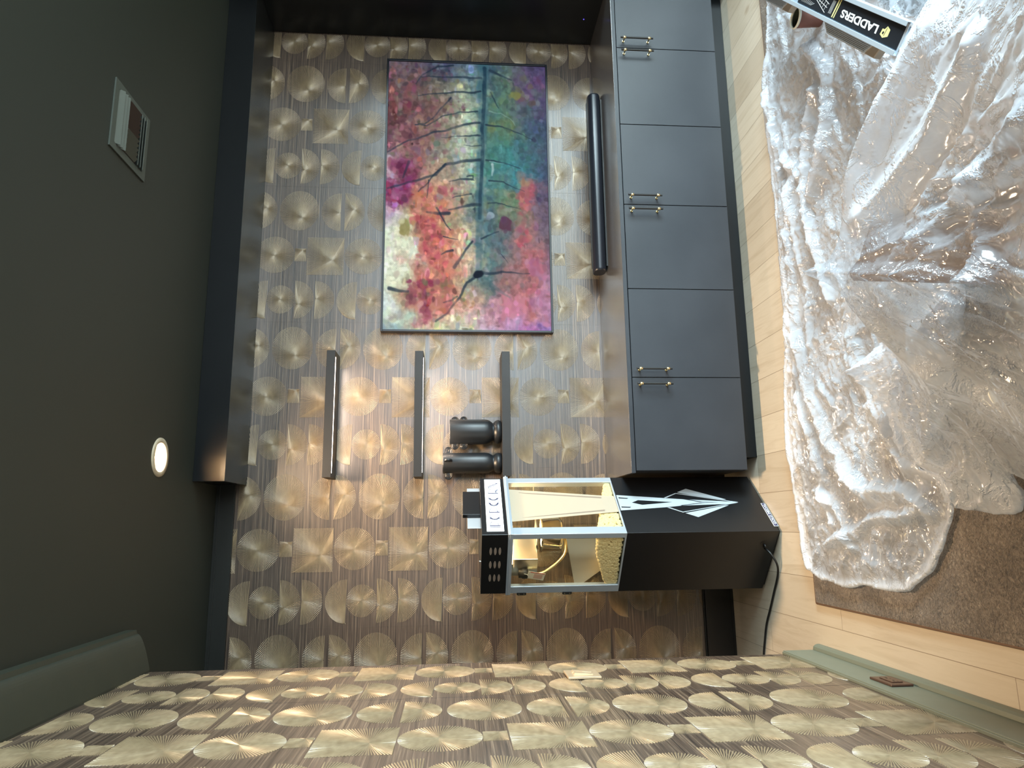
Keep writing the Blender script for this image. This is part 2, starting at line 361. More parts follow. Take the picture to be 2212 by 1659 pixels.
def embroider(m, seams, pitch, zbase, smin, smax, zmin, zmax, to3):
    for sx in seams:
        for k in range(-1, 7):
            zb = zbase-k*ZP
            for kind, s0, s1, z1, z0, fs, fz, step in MOT:
                F = (sx+fs, zb+fz)
                for e in outline(kind, sx+s0, sx+s1, zb+z1, zb+z0, step):
                    A, B = list(F), list(e)
                    # keep the part of the thread that lies on the wall
                    t0, t1 = 0.0, 1.0; d = (B[0]-A[0], B[1]-A[1]); ok = True
                    for q, lo, hi in ((0, smin, smax), (1, zmin, zmax)):
                        if abs(d[q]) < 1e-9:
                            if not lo <= A[q] <= hi: ok = False
                        else:
                            ta, tb = (lo-A[q])/d[q], (hi-A[q])/d[q]
                            if ta > tb: ta, tb = tb, ta
                            t0, t1 = max(t0, ta), min(t1, tb)
                    if not ok or t1-t0 < .04: continue
                    L = math.hypot(*d)
                    if L < .006: continue
                    P0 = (A[0]+d[0]*t0, A[1]+d[1]*t0); P1 = (A[0]+d[0]*t1, A[1]+d[1]*t1)
                    nx, nz = -d[1]/L, d[0]/L
                    wd = .0015 if step > .005 else .0011
                    w0, w1 = wd*(.75+.25*t0), wd*random.uniform(.92, 1.12)
                    h0, h1 = random.uniform(.0022, .0036), random.uniform(.0020, .0026)
                    vs = [to3(P0[0]+nx*w0, P0[1]+nz*w0, .0002), to3(*P0, h0), to3(P0[0]-nx*w0, P0[1]-nz*w0, .0002),
                          to3(P1[0]+nx*w1, P1[1]+nz*w1, .0002), to3(*P1, h1), to3(P1[0]-nx*w1, P1[1]-nz*w1, .0002)]
                    m.add(vs, [(0, 1, 4, 3), (1, 2, 5, 4)], THREAD, True); m.add([vs[3], vs[4], vs[5]], [(0, 1, 2)], THREAD)
# back wall
ZB, ZF = .155, 2.575
m = MB(); m.box((XL, 0, 0), (XR, .1, ZC), CLOTH_W)
embroider(m, [.02+.793*k for k in range(-1, 5)], .793, 2.310, -.7, 3.375, ZB, ZF, lambda s_, z, h: (s_, -h, z))
for k in range(-1, 5):                                        # overlapped seams of the strips
    x = .02+.793*k; m.box((x, -.0006, ZB), (x+.0022, 0, ZF), CLOTH_W)
struct(m.build('wall_back'))
# left wall, its end open to the recess
m = MB(); m.box((-.12, YB, 0), (0, YE, ZC), CLOTH_W)
embroider(m, [-1.4275-.797*k for k in range(-1, 3)], .797, 2.310, -3.5, YE-.004, .152, 2.575, lambda s_, z, h: (h, s_, z))
for k in range(0, 3):
    y = -1.4275-.797*k; m.box((0, y, .15), (.0006, y+.0022, 2.58), CLOTH_W)
struct(m.build('wall_left'))
m = MB(); m.box((XL-.1, YE-.12, 0), (XL, .1, ZC), PLAIN); m.box((XL, YE-.12, 0), (-.12, YE-.02, ZC), PLAIN); struct(m.build('wall_far_left'))
# right wall with a tall window opening, rear wall with a glazed opening
def wall_open(name, axis, c, t, lo, hi, o0, o1, z0, z1):
    m = MB()
    for a, b_, p, q in ((lo, o0, 0, ZC), (o1, hi, 0, ZC), (o0, o1, 0, z0), (o0, o1, z1, ZC)):
        if axis == 'x': m.box((c, a, p), (c+t, b_, q), PLAIN)
        else: m.box((a, c, p), (b_, c+t, q), PLAIN)
    return struct(m.build(name))
wall_open('wall_right', 'x', XR, .1, YB, .1, -6.0, -2.6, .15, 2.50)
wall_open('wall_rear', 'y', YB-.1, .1, XL, XR, 1.6, 4.6, .25, 2.45)
# trims
m = MB(); m.box((XL, -.022, 0), (XR, 0, .150), BASEB); m.box((XL, -.026, 0), (XR, -.022, .012), BASEB); m.box((XL, -.012, .150), (XR, 0, .157), FRIEZE)
struct(m.build('baseboard_back', bevel=.002))
m = MB(); m.box((0, YB, 0), (.014, YE, .152), GREEN)
prof = [(.014, 0), (.036, 0), (.036, .010), (.033, .019), (.027, .027), (.014, .030)]
m.prism([(x, YE, z) for x, z in prof], (0, YB-YE, 0), GREEN)
m.box((0, YB, .150), (.010, YE, .156), GREEN)
struct(m.build('baseboard_left', bevel=.0015))
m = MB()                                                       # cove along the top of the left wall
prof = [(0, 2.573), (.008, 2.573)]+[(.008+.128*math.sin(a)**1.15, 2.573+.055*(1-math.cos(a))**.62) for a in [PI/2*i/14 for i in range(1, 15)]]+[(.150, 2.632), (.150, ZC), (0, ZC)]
m.prism([(x, YE, z) for x, z in prof], (0, YB-YE, 0), GREEN_SHADE); struct(m.build('trim_1'))
m = MB(); m.box((XL, -.014, ZF), (.735, 0, ZC), FRIEZE); m.box((XL, -.018, ZC-.02), (.735, 0, ZC-.014), FRIEZE)
struct(m.build('trim_2', bevel=.001))

# ---------------------------------------------------------------- built-in: overhead box, tall panel, base cabinets
m = MB(); m.box((.731, -.353, 2.5235), (3.378, -.335, ZC-.001), BLACKC); m.box((.731, -.335, 2.5235), (3.378, -.001, 2.541), UNDER); m.box((.731, -.353, 2.5232), (3.378, -.335, 2.5236), UNDER)
m.box((.731, -.335, 2.541), (.749, -.001, ZC-.001), BLACKC)
tag(m.build('overhead_cabinet_box', bevel=.001), 'long black overhead cabinet box under the ceiling above the screen and shelves', 'overhead box')
t = empty('tall_cabinet', (3.69, -.28, 0)); tag(t, 'tall black cabinet closing the niche at the end farthest from the popcorn machine', 'tall cabinet')
m = MB(); m.box((3.38, -.56, 0), (4.0, -.005, ZC-.001), BLACKC); o = m.build('body', bevel=.001); o.parent = t; o.location = (-3.69, .28, 0)
m = MB(); m.lathe([(.0, 0), (.003, 0), (.003, .002), (0, .002)], BLUEL, n=12, axis='X'); o = m.build('indicator_light', t); o.location = (-.3125, .06, 1.0-.28)
tag(o, 'tiny blue indicator light')

ZK = .642; YD = -.547; DW = .4402; DX0 = .752
def door(parent, x0, x1, hx):
    m = MB(); m.box((x0+.0016, YD, .0915), (x1-.0016, YD+.020, .6185), DOOR); d = m.build('door', parent, bevel=.0012)
    m = MB(); zt, zb = .603, .433; y = YD-.034
    m.tube([(hx, y, zt), (hx, y, zb)], .0052, BLACKM, 12)
    for z in (zt-.020, zb+.020):
        m.tube([(hx, y, z-.0075), (hx, y, z-.006), (hx, y, z+.006), (hx, y, z+.0075)], .0, BRASS, 14, rs=[.0055, .0075, .0075, .0055])
        m.tube([(hx, y, z), (hx, YD+.001, z)], .0038, BRASS, 10); m.tube([(hx, YD-.004, z), (hx, YD+.001, z)], .0062, BRASS, 12)
    m.build('handle', d)
    tag(bpy.data.objects[d.name], None)
    return d
LBL = ['black two-door base cabinet at the end of the row next to the popcorn machine', 'black two-door base cabinet in the middle of the row of three',
       'black two-door base cabinet at the end of the row farthest from the popcorn machine']
for k in range(3):
    x0 = DX0+2*k*DW; x1 = x0+2*DW; xm = x0+DW
    t = empty('base_cabinet', (xm, -.27, .09)); tag(t, LBL[k], 'cabinet', 'floating black base cabinets in a row')
    m = MB(); m.box((x0, YD+.021, .093), (min(x1, 3.376), -.03, .621), INNER)
    o = m.build('body', t)
    ds = [o, door(t, x0, xm, xm-.036), door(t, xm, min(x1, 3.378), xm+.036)]
    for q in ds: q.location = (-xm, .27, -.09)
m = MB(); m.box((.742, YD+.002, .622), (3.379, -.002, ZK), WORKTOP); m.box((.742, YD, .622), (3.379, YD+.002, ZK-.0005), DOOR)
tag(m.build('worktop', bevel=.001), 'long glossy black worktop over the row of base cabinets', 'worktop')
m = MB(); m.box((.820, -.455, 0), (3.379, -.06, .0915), BLACKC)
tag(m.build('toe_kick', bevel=.001), 'recessed black plinth on the oak floor beneath the base cabinets', 'plinth')

# ---------------------------------------------------------------- recessed lamp, air vent
t = empty('recessed_ceiling_light', (LX, LY, ZC)); tag(t, 'round recessed ceiling light glowing warm in the dark ceiling', 'ceiling light')
m = MB(); m.lathe([(.081, 0), (.080, -.004), (.062, -.005), (LR-.003, -.001), (LR-.010, .03), (LR-.014, .062)], simple('lamp_trim', (.5, .42, .3), .45), n=56); m.build('trim_ring', t)
m = MB(); m.lathe([(0, .040), (LR-.0125, .040)], LAMPE, n=48); m.build('lens', t)
def can(loc, p, sz=.045, col=(1, .72, .45)):
    l = bpy.data.lights.new('downlight', 'AREA'); l.shape = 'DISK'; l.size = sz*2; l.energy = p; l.color = col; l.spread = math.radians(150)
    o = bpy.data.objects.new('downlight', l); COL.objects.link(o); o.location = loc; return o
l = can((LX, LY, ZC-.008), 42); l.parent = t; l.location = (0, 0, .030)
for q, (x, y, p) in enumerate(((.75, -2.35, 3),)):       # the same lamps farther out, over the room
    tt = empty('recessed_ceiling_light', (x, y, ZC)); tag(tt, ['round recessed ceiling light over the left wall, nearer the viewer', 'round recessed ceiling light over the draped furniture'][q], 'ceiling light')
    m = MB(); m.lathe([(.081, 0), (.080, -.004), (.062, -.005), (.05, -.003)], MATS['lamp_trim'], n=40); m.build('trim_ring', tt)
    m = MB(); m.lathe([(0, -.0015), (.05, -.0015)], LAMPE, n=32); m.build('lens', tt)
    l = can((0, 0, -.008), p); l.parent = tt

t = empty('ceiling_vent', (1.974, -1.247, ZC)); tag(t, 'rectangular grey ceiling air vent with louvred slats', 'air vent')
vx, vy = .132, .139
m = MB()
for a, b_ in (((-vx, -vy), (vx, -vy+.028)), ((-vx, vy-.028), (vx, vy)), ((-vx, -vy+.028), (-vx+.028, vy-.028)), ((vx-.028, -vy+.028), (vx, vy-.028))): m.box((*a, -.006), (*b_, -.0005), VENTM)
m.build('frame', t)
m = MB(); m.box((-vx+.028, -vy+.028, -.002), (vx-.028, vy-.028, -.0005), VENTD); m.build('duct', t)
for i, y in enumerate((-.098, -.078, -.058, .058, .078, .098)):
    m = MB(); s_ = 1 if y > 0 else -1; M = Matrix.Translation((0, y, -.010)) @ Matrix.Rotation(s_*.75, 4, 'X')
    m.box((-vx+.026, -.011, -.0008), (vx-.026, .011, .0008), VENTM, M); m.build('slat', t)
for i in range(11):
    x = -vx+.040+i*(2*vx-.080)/10; m = MB(); M = Matrix.Translation((x, 0, -.012)) @ Matrix.Rotation(.7, 4, 'Y')
    m.box((-.009, -.045, -.0008), (.009, .045, .0008), VENTM if i < 5 else VENTD, M); m.build('slat', t)

# ---------------------------------------------------------------- floating shelves with light strips
for k, (z0, lab) in enumerate(((2.073, 'black floating shelf with a light strip, the one nearest the ceiling'),
                               (1.6205, 'black floating shelf with a light strip, middle of the three above the vases'),
                               (1.1680, 'black floating shelf without a light, lowest, carrying the two vases'))):
    t = empty('floating_shelf', (1.085, -.0775, z0)); tag(t, lab, 'shelf', 'black shelves on the papered wall')
    m = MB(); x0, x1 = .758-1.085, 1.412-1.085
    m.box((x0, -.0775, 0), (x1, .0765, .0435), SHELFM); m.build('board', t, bevel=.001)
    if k < 2:
        m = MB(); m.prism([(x0+.022, -.0605, -.0012), (x0+.06, -.0635, -.0012), (x1-.036, -.0635, -.0012), (x1-.032, -.0605, -.0012), (x1-.036, -.0575, -.0012), (x0+.06, -.0575, -.0012)], (0, 0, .0022), LED)
        tag(m.build('light_strip', t), 'glowing warm white light strip')
        l = bpy.data.lights.new('strip_light', 'AREA'); l.shape = 'RECTANGLE'; l.size = .56; l.size_y = .006; l.energy = 4.2; l.color = (1, .78, .60)
        o = bpy.data.objects.new('strip_light', l); COL.objects.link(o); o.parent = t; o.location = (0, -.0605, -.003)

# ---------------------------------------------------------------- vases
def lug(m, cx, cz, a, h, th, ang, hx=.17, hz=.17):
    """flat rounded lug with grooves and a small hole, in the plane turned by ang about Z; a: reach, h: half height"""
    def ringpts(k, n=28):
        # stadium: straight from the body, then a half circle outwards
        P = []
        rr = h*k; off = a-h
        for i in range(n+1):
            t_ = -PI/2+PI*i/n; P.append((off+rr*math.cos(t_), rr*math.sin(t_)))
        P += [(off*(1-k)-0*k, rr), (off*(1-k), -rr)] if k < .4 else [(-.012, rr), (-.012, -rr)]
        return P
    ks = [1, .90, .80, .70, .60, .50, .40, .30]; hs = [0, 1, .72, 1, .72, 1, .72, 1]
    ca, sa = math.cos(ang), math.sin(ang)
    for side in (1, -1):
        rows = []
        for k, hh in zip(ks, hs):
            y = side*(th*.5*(hh if hh else .6)); rows.append([(cx+p[0]*ca-y*sa, 0+p[0]*sa+y*ca, cz+p[1]) for p in ringpts(max(k, .4) if k != .3 else .4)] if k != .3 else
                        [(cx+(a-h+h*hx*math.cos(t_))*ca-y*sa, (a-h+h*hx*math.cos(t_))*sa+y*ca, cz+h*hz*math.sin(t_)) for t_ in [-PI/2+PI*i/28 for i in range(29)]+[PI/2+.6, -PI/2-.6]])
        for i in range(len(rows)-1):
            n_ = len(rows[i]); vs = rows[i]+rows[i+1]
            m.add(vs, [((j, (j+1) % n_, (j+1) % n_+n_, j+n_) if side < 0 else (j+n_, (j+1) % n_+n_, (j+1) % n_, j)) for j in range(n_)], VASE)
    yy = th*.3
    A = [(cx+p[0]*ca-yy*sa, p[0]*sa+yy*ca, cz+p[1]) for p in ringpts(1)]; B = [(cx+p[0]*ca+yy*sa, p[0]*sa-yy*ca, cz+p[1]) for p in ringpts(1)]
    n_ = len(A); m.add(A+B, [(j, (j+1) % n_, (j+1) % n_+n_, j+n_) for j in range(n_)], VASE)
def vase(name_loc, R, H, lugs, label, rf):
    t = empty('vase', name_loc); tag(t, label, 'vase', 'black vases on the lowest shelf')
    prof = [(.001, 0), (rf*.80, 0), (rf*.93, .004), (rf, .014), (rf*1.0, .022), (rf*.93, .032), (rf*.80, .040), (rf*.74, .044), (rf*.80, .049), (R*.90, .062), (R*.97, .074), (R, .092),
            (R, H-.004), (R-.002, H), (R-.007, H), (R-.008, H-.004), (R-.008, .10), (.001, .09)]
    m = MB(); m.lathe(prof, VASE, n=56); m.build('body', t)
    for ang, z, a, h in lugs:
        m = MB(); lug(m, 0, 0, a, h, .010, 0, .42 if R < .06 else .17, .12 if R < .06 else .17); o = m.build('lug', t); o.location = (math.cos(ang)*(R-.002), math.sin(ang)*(R-.002), z); o.rotation_euler = (0, 0, ang)
    return t
vase((.994, -.082, 1.2115), .066, .271, [(0.12, .243, .0185, .0200), (0.12, .197, .0195, .0200), (PI+.12, .243, .0300, .0200), (PI+.12, .197, .0300, .0200)],
     'wider black ceramic vase with two round lugs on each side, standing on the lowest shelf', .062)
vase((.831, -.084, 1.2115), .0535, .305, [(.10, .276, .034, .0205), (PI+.10, .276, .034, .0205), (-PI/2+.15, .276, .030, .0205)],
     'taller slimmer black ceramic vase with single oval lugs, on the lowest shelf', .0525)

# ---------------------------------------------------------------- soundbar
t = empty('soundbar', (2.365, -.20, ZK)); tag(t, 'long rounded black soundbar lying on the worktop below the screen', 'soundbar')
m = MB(); n = 28; P = []
for i in range(n): a = 2*PI*i/n; P.append((0, .050*math.copysign(abs(math.cos(a))**.85, math.cos(a)), .0385+.0365*math.copysign(abs(math.sin(a))**.85, math.sin(a))))
L = .525
vs = []; xs = [(-L, .86), (-L+.003, .95), (-L+.012, 1), (L-.012, 1), (L-.003, .95), (L, .86)]
for x, k in xs: vs += [(x, p[1]*k, .0385+(p[2]-.0385)*k) for p in P]
m.add(vs, [(i*n+j, i*n+(j+1) % n, (i+1)*n+(j+1) % n, (i+1)*n+j) for i in range(5) for j in range(n)], BEZEL, True)
m.add(vs[:n], [tuple(range(n-1, -1, -1))], BEZEL); m.add(vs[-n:], [tuple(range(n))], BEZEL); m.build('body', t)
m = MB(); m.box((-L+.03, .005, .0742), (L-.03, .022, .0762), BLACKM); m.box((-L+.03, -.03, 0), (L-.03, .03, .004), BLACKM); m.build('foot_strip', t)

# ---------------------------------------------------------------- framed screen with a painting on it
TX1, TZ1, TW, TH = 3.2034, 1.8586, 1.656, .943
t = empty('framed_screen', (TX1-TW/2, -.02, TZ1-TH/2)); tag(t, 'large wall-mounted screen in a thin black frame showing an abstract watercolour', 'television')
m = MB(); bz = .0115
for a, b_ in (((-TW/2, -TH/2), (TW/2, -TH/2+bz)), ((-TW/2, TH/2-bz), (TW/2, TH/2)), ((-TW/2, -TH/2+bz), (-TW/2+bz, TH/2-bz)), ((TW/2-bz, -TH/2+bz), (TW/2, TH/2-bz))):
    m.box((a[0], -.024, a[1]), (b_[0], .018, b_[1]), BEZEL)
m.build('frame', t, bevel=.0012)
m = MB(); m.box((-TW/2+.01, -.010, -TH/2+.01), (TW/2-.01, .018, TH/2-.01), BLACKM); m.build('back_housing', t)
G = [[(118,105,120),(112,98,112),(95,88,110),(85,90,115),(110,145,165),(72,102,120),(105,130,125),(92,85,120),(90,80,125)],
[(108,80,88),(130,105,105),(95,95,95),(120,118,110),(150,165,150),(80,112,118),(95,125,105),(110,90,125),(98,82,122)],
[(125,80,80),(120,80,85),(135,100,95),(150,135,120),(185,195,165),(80,125,125),(95,125,105),(90,105,120),(88,85,120)],
[(115,70,80),(118,78,88),(150,115,110),(150,145,125),(205,210,180),(85,125,120),(110,135,95),(75,100,120),(70,85,115)],
[(125,90,105),(165,110,115),(150,110,105),(150,155,140),(185,200,180),(80,130,120),(70,140,135),(75,120,130),(80,95,120)],
[(200,190,190),(135,60,90),(185,150,130),(160,150,130),(205,205,175),(80,140,140),(65,145,155),(70,130,145),(75,95,125)],
[(160,60,110),(140,50,95),(205,155,125),(200,150,130),(150,170,150),(85,125,135),(110,140,110),(190,110,115),(100,90,120)],
[(200,180,200),(190,180,140),(215,120,100),(215,160,120),(150,150,130),(75,110,125),(110,140,105),(150,120,115),(120,100,120)],
[(225,235,215),(220,215,180),(200,90,100),(220,140,120),(215,190,150),(90,125,135),(110,110,120),(180,120,120),(125,110,125)],
[(228,238,215),(225,230,205),(215,120,110),(215,125,110),(220,190,160),(100,140,140),(150,120,120),(190,110,115),(150,110,135)],
[(228,238,215),(215,215,175),(190,120,110),(210,130,110),(190,175,140),(80,110,120),(170,120,120),(185,115,120),(180,130,160)],
[(205,220,215),(185,160,130),(190,70,110),(210,140,120),(225,175,160),(200,150,160),(175,115,125),(195,125,125),(190,140,175)],
[(120,160,190),(185,210,195),(215,215,170),(215,215,180),(200,205,180),(200,175,205),(200,150,195),(190,120,185),(140,120,190)]]
G = np.array(G, float)/255
def perlin(x, y, seed=0):
    r = np.random.default_rng(seed); T = r.random((256, 256))*2*np.pi
    xi, yi = np.floor(x).astype(int), np.floor(y).astype(int); xf, yf = x-xi, y-yi
    u, v = xf*xf*xf*(xf*(xf*6-15)+10), yf*yf*yf*(yf*(yf*6-15)+10)
    def g(i, j):
        a = T[(xi+i) % 256, (yi+j) % 256]; return np.cos(a)*(xf-i)+np.sin(a)*(yf-j)
    a = g(0, 0)*(1-u)+g(1, 0)*u; b_ = g(0, 1)*(1-u)+g(1, 1)*u
    return (a*(1-v)+b_*v)*1.5
def fbm(x, y, o=4, seed=0):
    s_ = 0; a = 1
    for k in range(o): s_ = s_+a*perlin(x*2**k+17*k, y*2**k-9*k, seed+k); a *= .5
    return s_
PN, QN = 520, 300
PP, QQ = np.meshgrid(np.linspace(0, 1, PN), np.linspace(0, 1, QN), indexing='ij')
def sample(p, q):
    gp, gq = np.clip(p, 0, .9999)*(G.shape[0]-1), np.clip(q, 0, .9999)*(G.shape[1]-1)
    i, j = gp.astype(int), gq.astype(int); a, b_ = (gp-i)[..., None], (gq-j)[..., None]
    return G[i, j]*(1-a)*(1-b_)+G[i+1, j]*a*(1-b_)+G[i, j+1]*(1-a)*b_+G[i+1, j+1]*a*b_
wp, wq = fbm(PP*14, QQ*9, 4, 3), fbm(PP*14, QQ*9, 4, 8)
C = sample(PP+wp*.05, QQ+wq*.07)
# trunk side: hard wash edge just left of the trunk
C *= (1+.14*fbm(PP*60, QQ*36, 3, 21))[..., None]
def blend(mask, col, k=1.0):
    global C
    mk = np.clip(mask, 0, 1)[..., None]*k; C = C*(1-mk)+np.array(col)/255*mk
def crop(x, y):                       # measured positions on the painting to (p, q)
    t_ = (y-130)/1460; return t_, (x-(97-32*t_))/((945+33*t_)-(97-32*t_))
rb = np.random.default_rng(5)
def dab(x, y, rx, ry, col, k=.8, soft=.25, tone=1.0):
    p, q = crop(x, y); rp, rq = ry/1460, rx/880
    i0, i1 = max(0, int((p-rp*1.9)*PN)), min(PN, int((p+rp*1.9)*PN)+2); j0, j1 = max(0, int((q-rq*1.9)*QN)), min(QN, int((q+rq*1.9)*QN)+2)
    if i1 <= i0 or j1 <= j0: return
    w_ = (slice(i0, i1), slice(j0, j1)); d = np.hypot((PP[w_]-p)/rp+wp[w_]*.55, (QQ[w_]-q)/rq+wq[w_]*.55)
    mk = np.clip((1-d)/soft, 0, 1)[..., None]*k
    if col is None: col = C[min(int(p*PN), PN-1), min(int(q*QN), QN-1)]*255*tone
    C[w_] = C[w_]*(1-mk)+np.array(col)/255*mk
def cluster(x0, x1, y0, y1, n_, r0, r1, cols, k=.6):
    for _ in range(n_):
        r_ = rb.uniform(r0, r1); c = cols[rb.integers(len(cols))]; c = tuple(.88*v+.12*135 for v in c)
        dab(rb.uniform(x0, x1), rb.uniform(y0, y1), r_, r_*rb.uniform(.7, 1.5), c, k*rb.uniform(.35, .95), .5)
cluster(100, 330, 180, 420, 46, 12, 30, [(165,80,90),(120,70,95),(150,120,110),(90,90,90),(180,110,100),(120,60,80)])
cluster(110, 420, 420, 680, 50, 10, 28, [(185,110,110),(150,80,95),(190,150,140),(200,190,150),(120,90,110)])
cluster(95, 220, 690, 930, 40, 12, 32, [(140,40,95),(165,70,120),(195,120,170),(120,30,80)], .8)
cluster(210, 440, 850, 1130, 52, 12, 34, [(215,90,90),(225,130,90),(195,60,95),(205,170,100),(235,150,120),(150,60,80)], .75)
cluster(225, 450, 1130, 1340, 34, 14, 36, [(225,110,90),(235,140,110),(200,70,90),(230,190,160),(215,150,120)], .6)
cluster(150, 400, 1330, 1420, 34, 12, 28, [(150,30,85),(195,90,90),(120,110,80),(160,60,80)], .85)
cluster(200, 420, 1400, 1490, 22, 14, 34, [(220,120,100),(225,150,120),(140,50,80)], .75)
cluster(760, 930, 180, 360, 26, 16, 40, [(130,70,130),(105,80,130),(110,110,70),(100,110,120)], .6)
cluster(640, 760, 300, 620, 22, 14, 40, [(140,150,80),(110,145,100),(90,150,130)], .5)
cluster(790, 880, 760, 880, 14, 14, 34, [(205,80,100),(180,110,110),(190,150,110)], .8)
cluster(790, 860, 880, 1200, 34, 10, 26, [(205,75,100),(185,90,110),(220,110,110)], .75)
cluster(640, 930, 930, 1350, 40, 20, 50, [(150,120,120),(185,115,120),(165,130,130),(150,130,150)], .3)
cluster(860, 950, 1240, 1500, 14, 24, 48, [(195,90,110),(210,130,170),(190,110,150)], .6)
cluster(720, 860, 1430, 1510, 12, 18, 42, [(230,120,110),(225,130,160)], .7)
cluster(620, 760, 840, 960, 16, 16, 40, [(120,150,90),(100,150,120),(180,190,180)], .5)
dab(728, 1042, 34, 42, (105, 60, 85), .85); dab(640, 985, 30, 20, (180, 195, 210), .6); dab(180, 1065, 26, 44, (150, 140, 75), .75)
dab(235, 1130, 24, 40, (190, 170, 190), .6); dab(780, 300, 34, 30, (150, 150, 70), .6); dab(120, 930, 30, 22, (195, 150, 205), .7)
for _ in range(2600):            # loose brushwork: small touches a little lighter, darker, warmer or cooler than their ground
    x, y = rb.uniform(70, 975), rb.uniform(130, 1590); lft = 1.0 if x < 590 else .55; lft *= (.35 if (x < 230 and y > 960) else 1)
    dab(x, y, rb.uniform(5, 20), rb.uniform(5, 26), None, rb.uniform(.3, .75), .4, (1+lft*rb.normal()*.16)*(1+lft*rb.normal(size=3)*.09))
def stroke(pts, w0, w1, col, k=.8):
    P = [crop(*a) for a in pts]; P2 = [P[0]]
    for i in range(len(P)-1): P2 += [((P[i][0]+P[i+1][0])/2+rb.normal()*.002, (P[i][1]+P[i+1][1])/2+rb.normal()*.004), P[i+1]]
    P = P2; L = sum(math.dist(P[i], P[i+1]) for i in range(len(P)-1)); acc = 0
    best = np.zeros_like(PP)
    for i in range(len(P)-1):
        a, b_ = P[i], P[i+1]; l = math.dist(a, b_)
        ax, ay, bx, by = a[0]*1460, a[1]*880, b_[0]*1460, b_[1]*880
        X, Y = PP*1460+wp*5, QQ*880+wq*5
        t_ = np.clip(((X-ax)*(bx-ax)+(Y-ay)*(by-ay))/((bx-ax)**2+(by-ay)**2+1e-9), 0, 1)
        d = np.hypot(X-ax-t_*(bx-ax), Y-ay-t_*(by-ay)); g = (acc+l*t_)/L; wd = w0+(w1-w0)*g
        best = np.maximum(best, np.clip((wd-d)/(wd*.5+1.5)+.3, 0, 1)*(1-.35*g)*np.clip(.95+.5*wq, .35, 1)); acc += l
    blend(best, col, k)
DK = (40, 58, 78)
stroke([(606,130),(604,400),(590,700),(586,1000),(580,1290)], 32, 18, (70,115,130), .85)
stroke([(612,150),(606,400),(600,600),(592,800),(585,1000)], 12, 10, (34,66,88), .95)
for pts, a, b_ in (([(590,210),(480,205),(350,212),(270,215)],8,4), ([(590,292),(450,298),(330,315),(250,325)],7,3), ([(575,402),(480,410),(380,440),(300,500),(240,495)],5,4),
    ([(585,470),(500,482),(400,520),(300,550),(200,580),(90,650)],8,5), ([(585,542),(480,550),(380,560)],6,2), ([(590,598),(500,600)],5,2), ([(585,682),(480,690),(400,715),(350,770),(250,800),(170,825),(90,850)],10,6),
    ([(400,712),(330,780),(290,830),(255,865)],6,4), ([(310,800),(300,900)],4,3), ([(520,776),(552,768),(554,795)],4,4), ([(545,790),(420,805)],8,3), ([(540,872),(440,895)],6,3), ([(585,930),(500,940),(420,960)],10,5),
    ([(350,950),(390,1010),(430,1065)],7,4), ([(550,1130),(500,1190),(450,1265)],6,10), ([(585,1296),(520,1345),(480,1420),(410,1500),(350,1545)],9,6), ([(440,1180),(380,1200)],8,4),
    ([(585,1290),(700,1290),(860,1290)],9,3), ([(390,1105),(470,1120)],4,2), ([(640,290),(690,380)],6,3), ([(620,480),(710,492),(820,530),(880,560)],6,3), ([(620,680),(700,690),(810,722)],6,3),
    ([(640,795),(720,800),(830,850)],5,2), ([(630,920),(720,925),(810,945)],5,2), ([(595,1110),(690,1070)],6,4), ([(640,160),(760,215)],9,4), ([(200,700),(170,790)],8,5),
    ([(430,330),(370,400),(290,490),(240,495)],6,3), ([(440,140),(360,150),(270,205),(240,260)],7,3), ([(100,1380),(200,1395)],12,6), ([(420,980),(300,975)],12,6), ([(460,1420),(390,1450)],7,4), ([(700,1190),(740,1240)],4,2), ([(590,1300),(640,1350),(700,1390),(750,1420)],20,6)):
    stroke(pts, a, b_, DK if a < 20 else (90,120,125), .78 if a < 20 else .5)
stroke([(640,400),(700,410),(750,440),(780,480)], 5, 3, (150,190,185), .6); stroke([(655,700),(655,765)], 8, 5, (190,215,215), .8)
stroke([(640,685),(720,700)], 4, 2, (150,195,200), .6); dab(583, 1300, 26, 22, (20, 32, 55), .9)
Lm = C.mean(-1, keepdims=True); C = Lm+(C-Lm)*.80; C = (C-.5)*1.12+.47
C *= (1+.05*np.sin(PP*2*np.pi*150)*np.sin(QQ*2*np.pi*86))[..., None]
C = np.clip(C, 0, 1)
lin = np.where(C <= .04045, C/12.92, ((C+.055)/1.055)**2.4)
me = bpy.data.meshes.new('screen_picture')
iw, ih = TW-2*bz, TH-2*bz
vx_ = TW/2-bz-PP*iw; vz_ = TH/2-bz-QQ*ih
V = np.stack([vx_, np.full_like(vx_, -.0145), vz_], -1).reshape(-1, 3)
idx = np.arange(PN*QN).reshape(PN, QN)
FQ = np.stack([idx[:-1, :-1], idx[1:, :-1], idx[1:, 1:], idx[:-1, 1:]], -1).reshape(-1, 4)
def npmesh(name, V, FQ, mats, smooth=False):
    me = bpy.data.meshes.new(name); me.vertices.add(len(V)); me.vertices.foreach_set('co', np.asarray(V, np.float32).ravel())
    k = FQ.shape[1]; me.loops.add(len(FQ)*k); me.loops.foreach_set('vertex_index', FQ.astype(np.int32).ravel())
    me.polygons.add(len(FQ)); me.polygons.foreach_set('loop_start', np.arange(0, len(FQ)*k, k, dtype=np.int32))
    me.polygons.foreach_set('loop_total', np.full(len(FQ), k, dtype=np.int32))
    for m_ in mats: me.materials.append(m_)
    me.update(calc_edges=True); me.polygons.foreach_set('use_smooth', np.full(len(FQ), smooth)); me.validate(); return me
PIC, nt, b = mat('screen_picture')
ca = N(nt, 'ShaderNodeAttribute'); ca.attribute_name = 'paint'
nt.links.new(ca.outputs['Color'], b.inputs['Emission Color']); b.inputs['Emission Strength'].default_value = .76
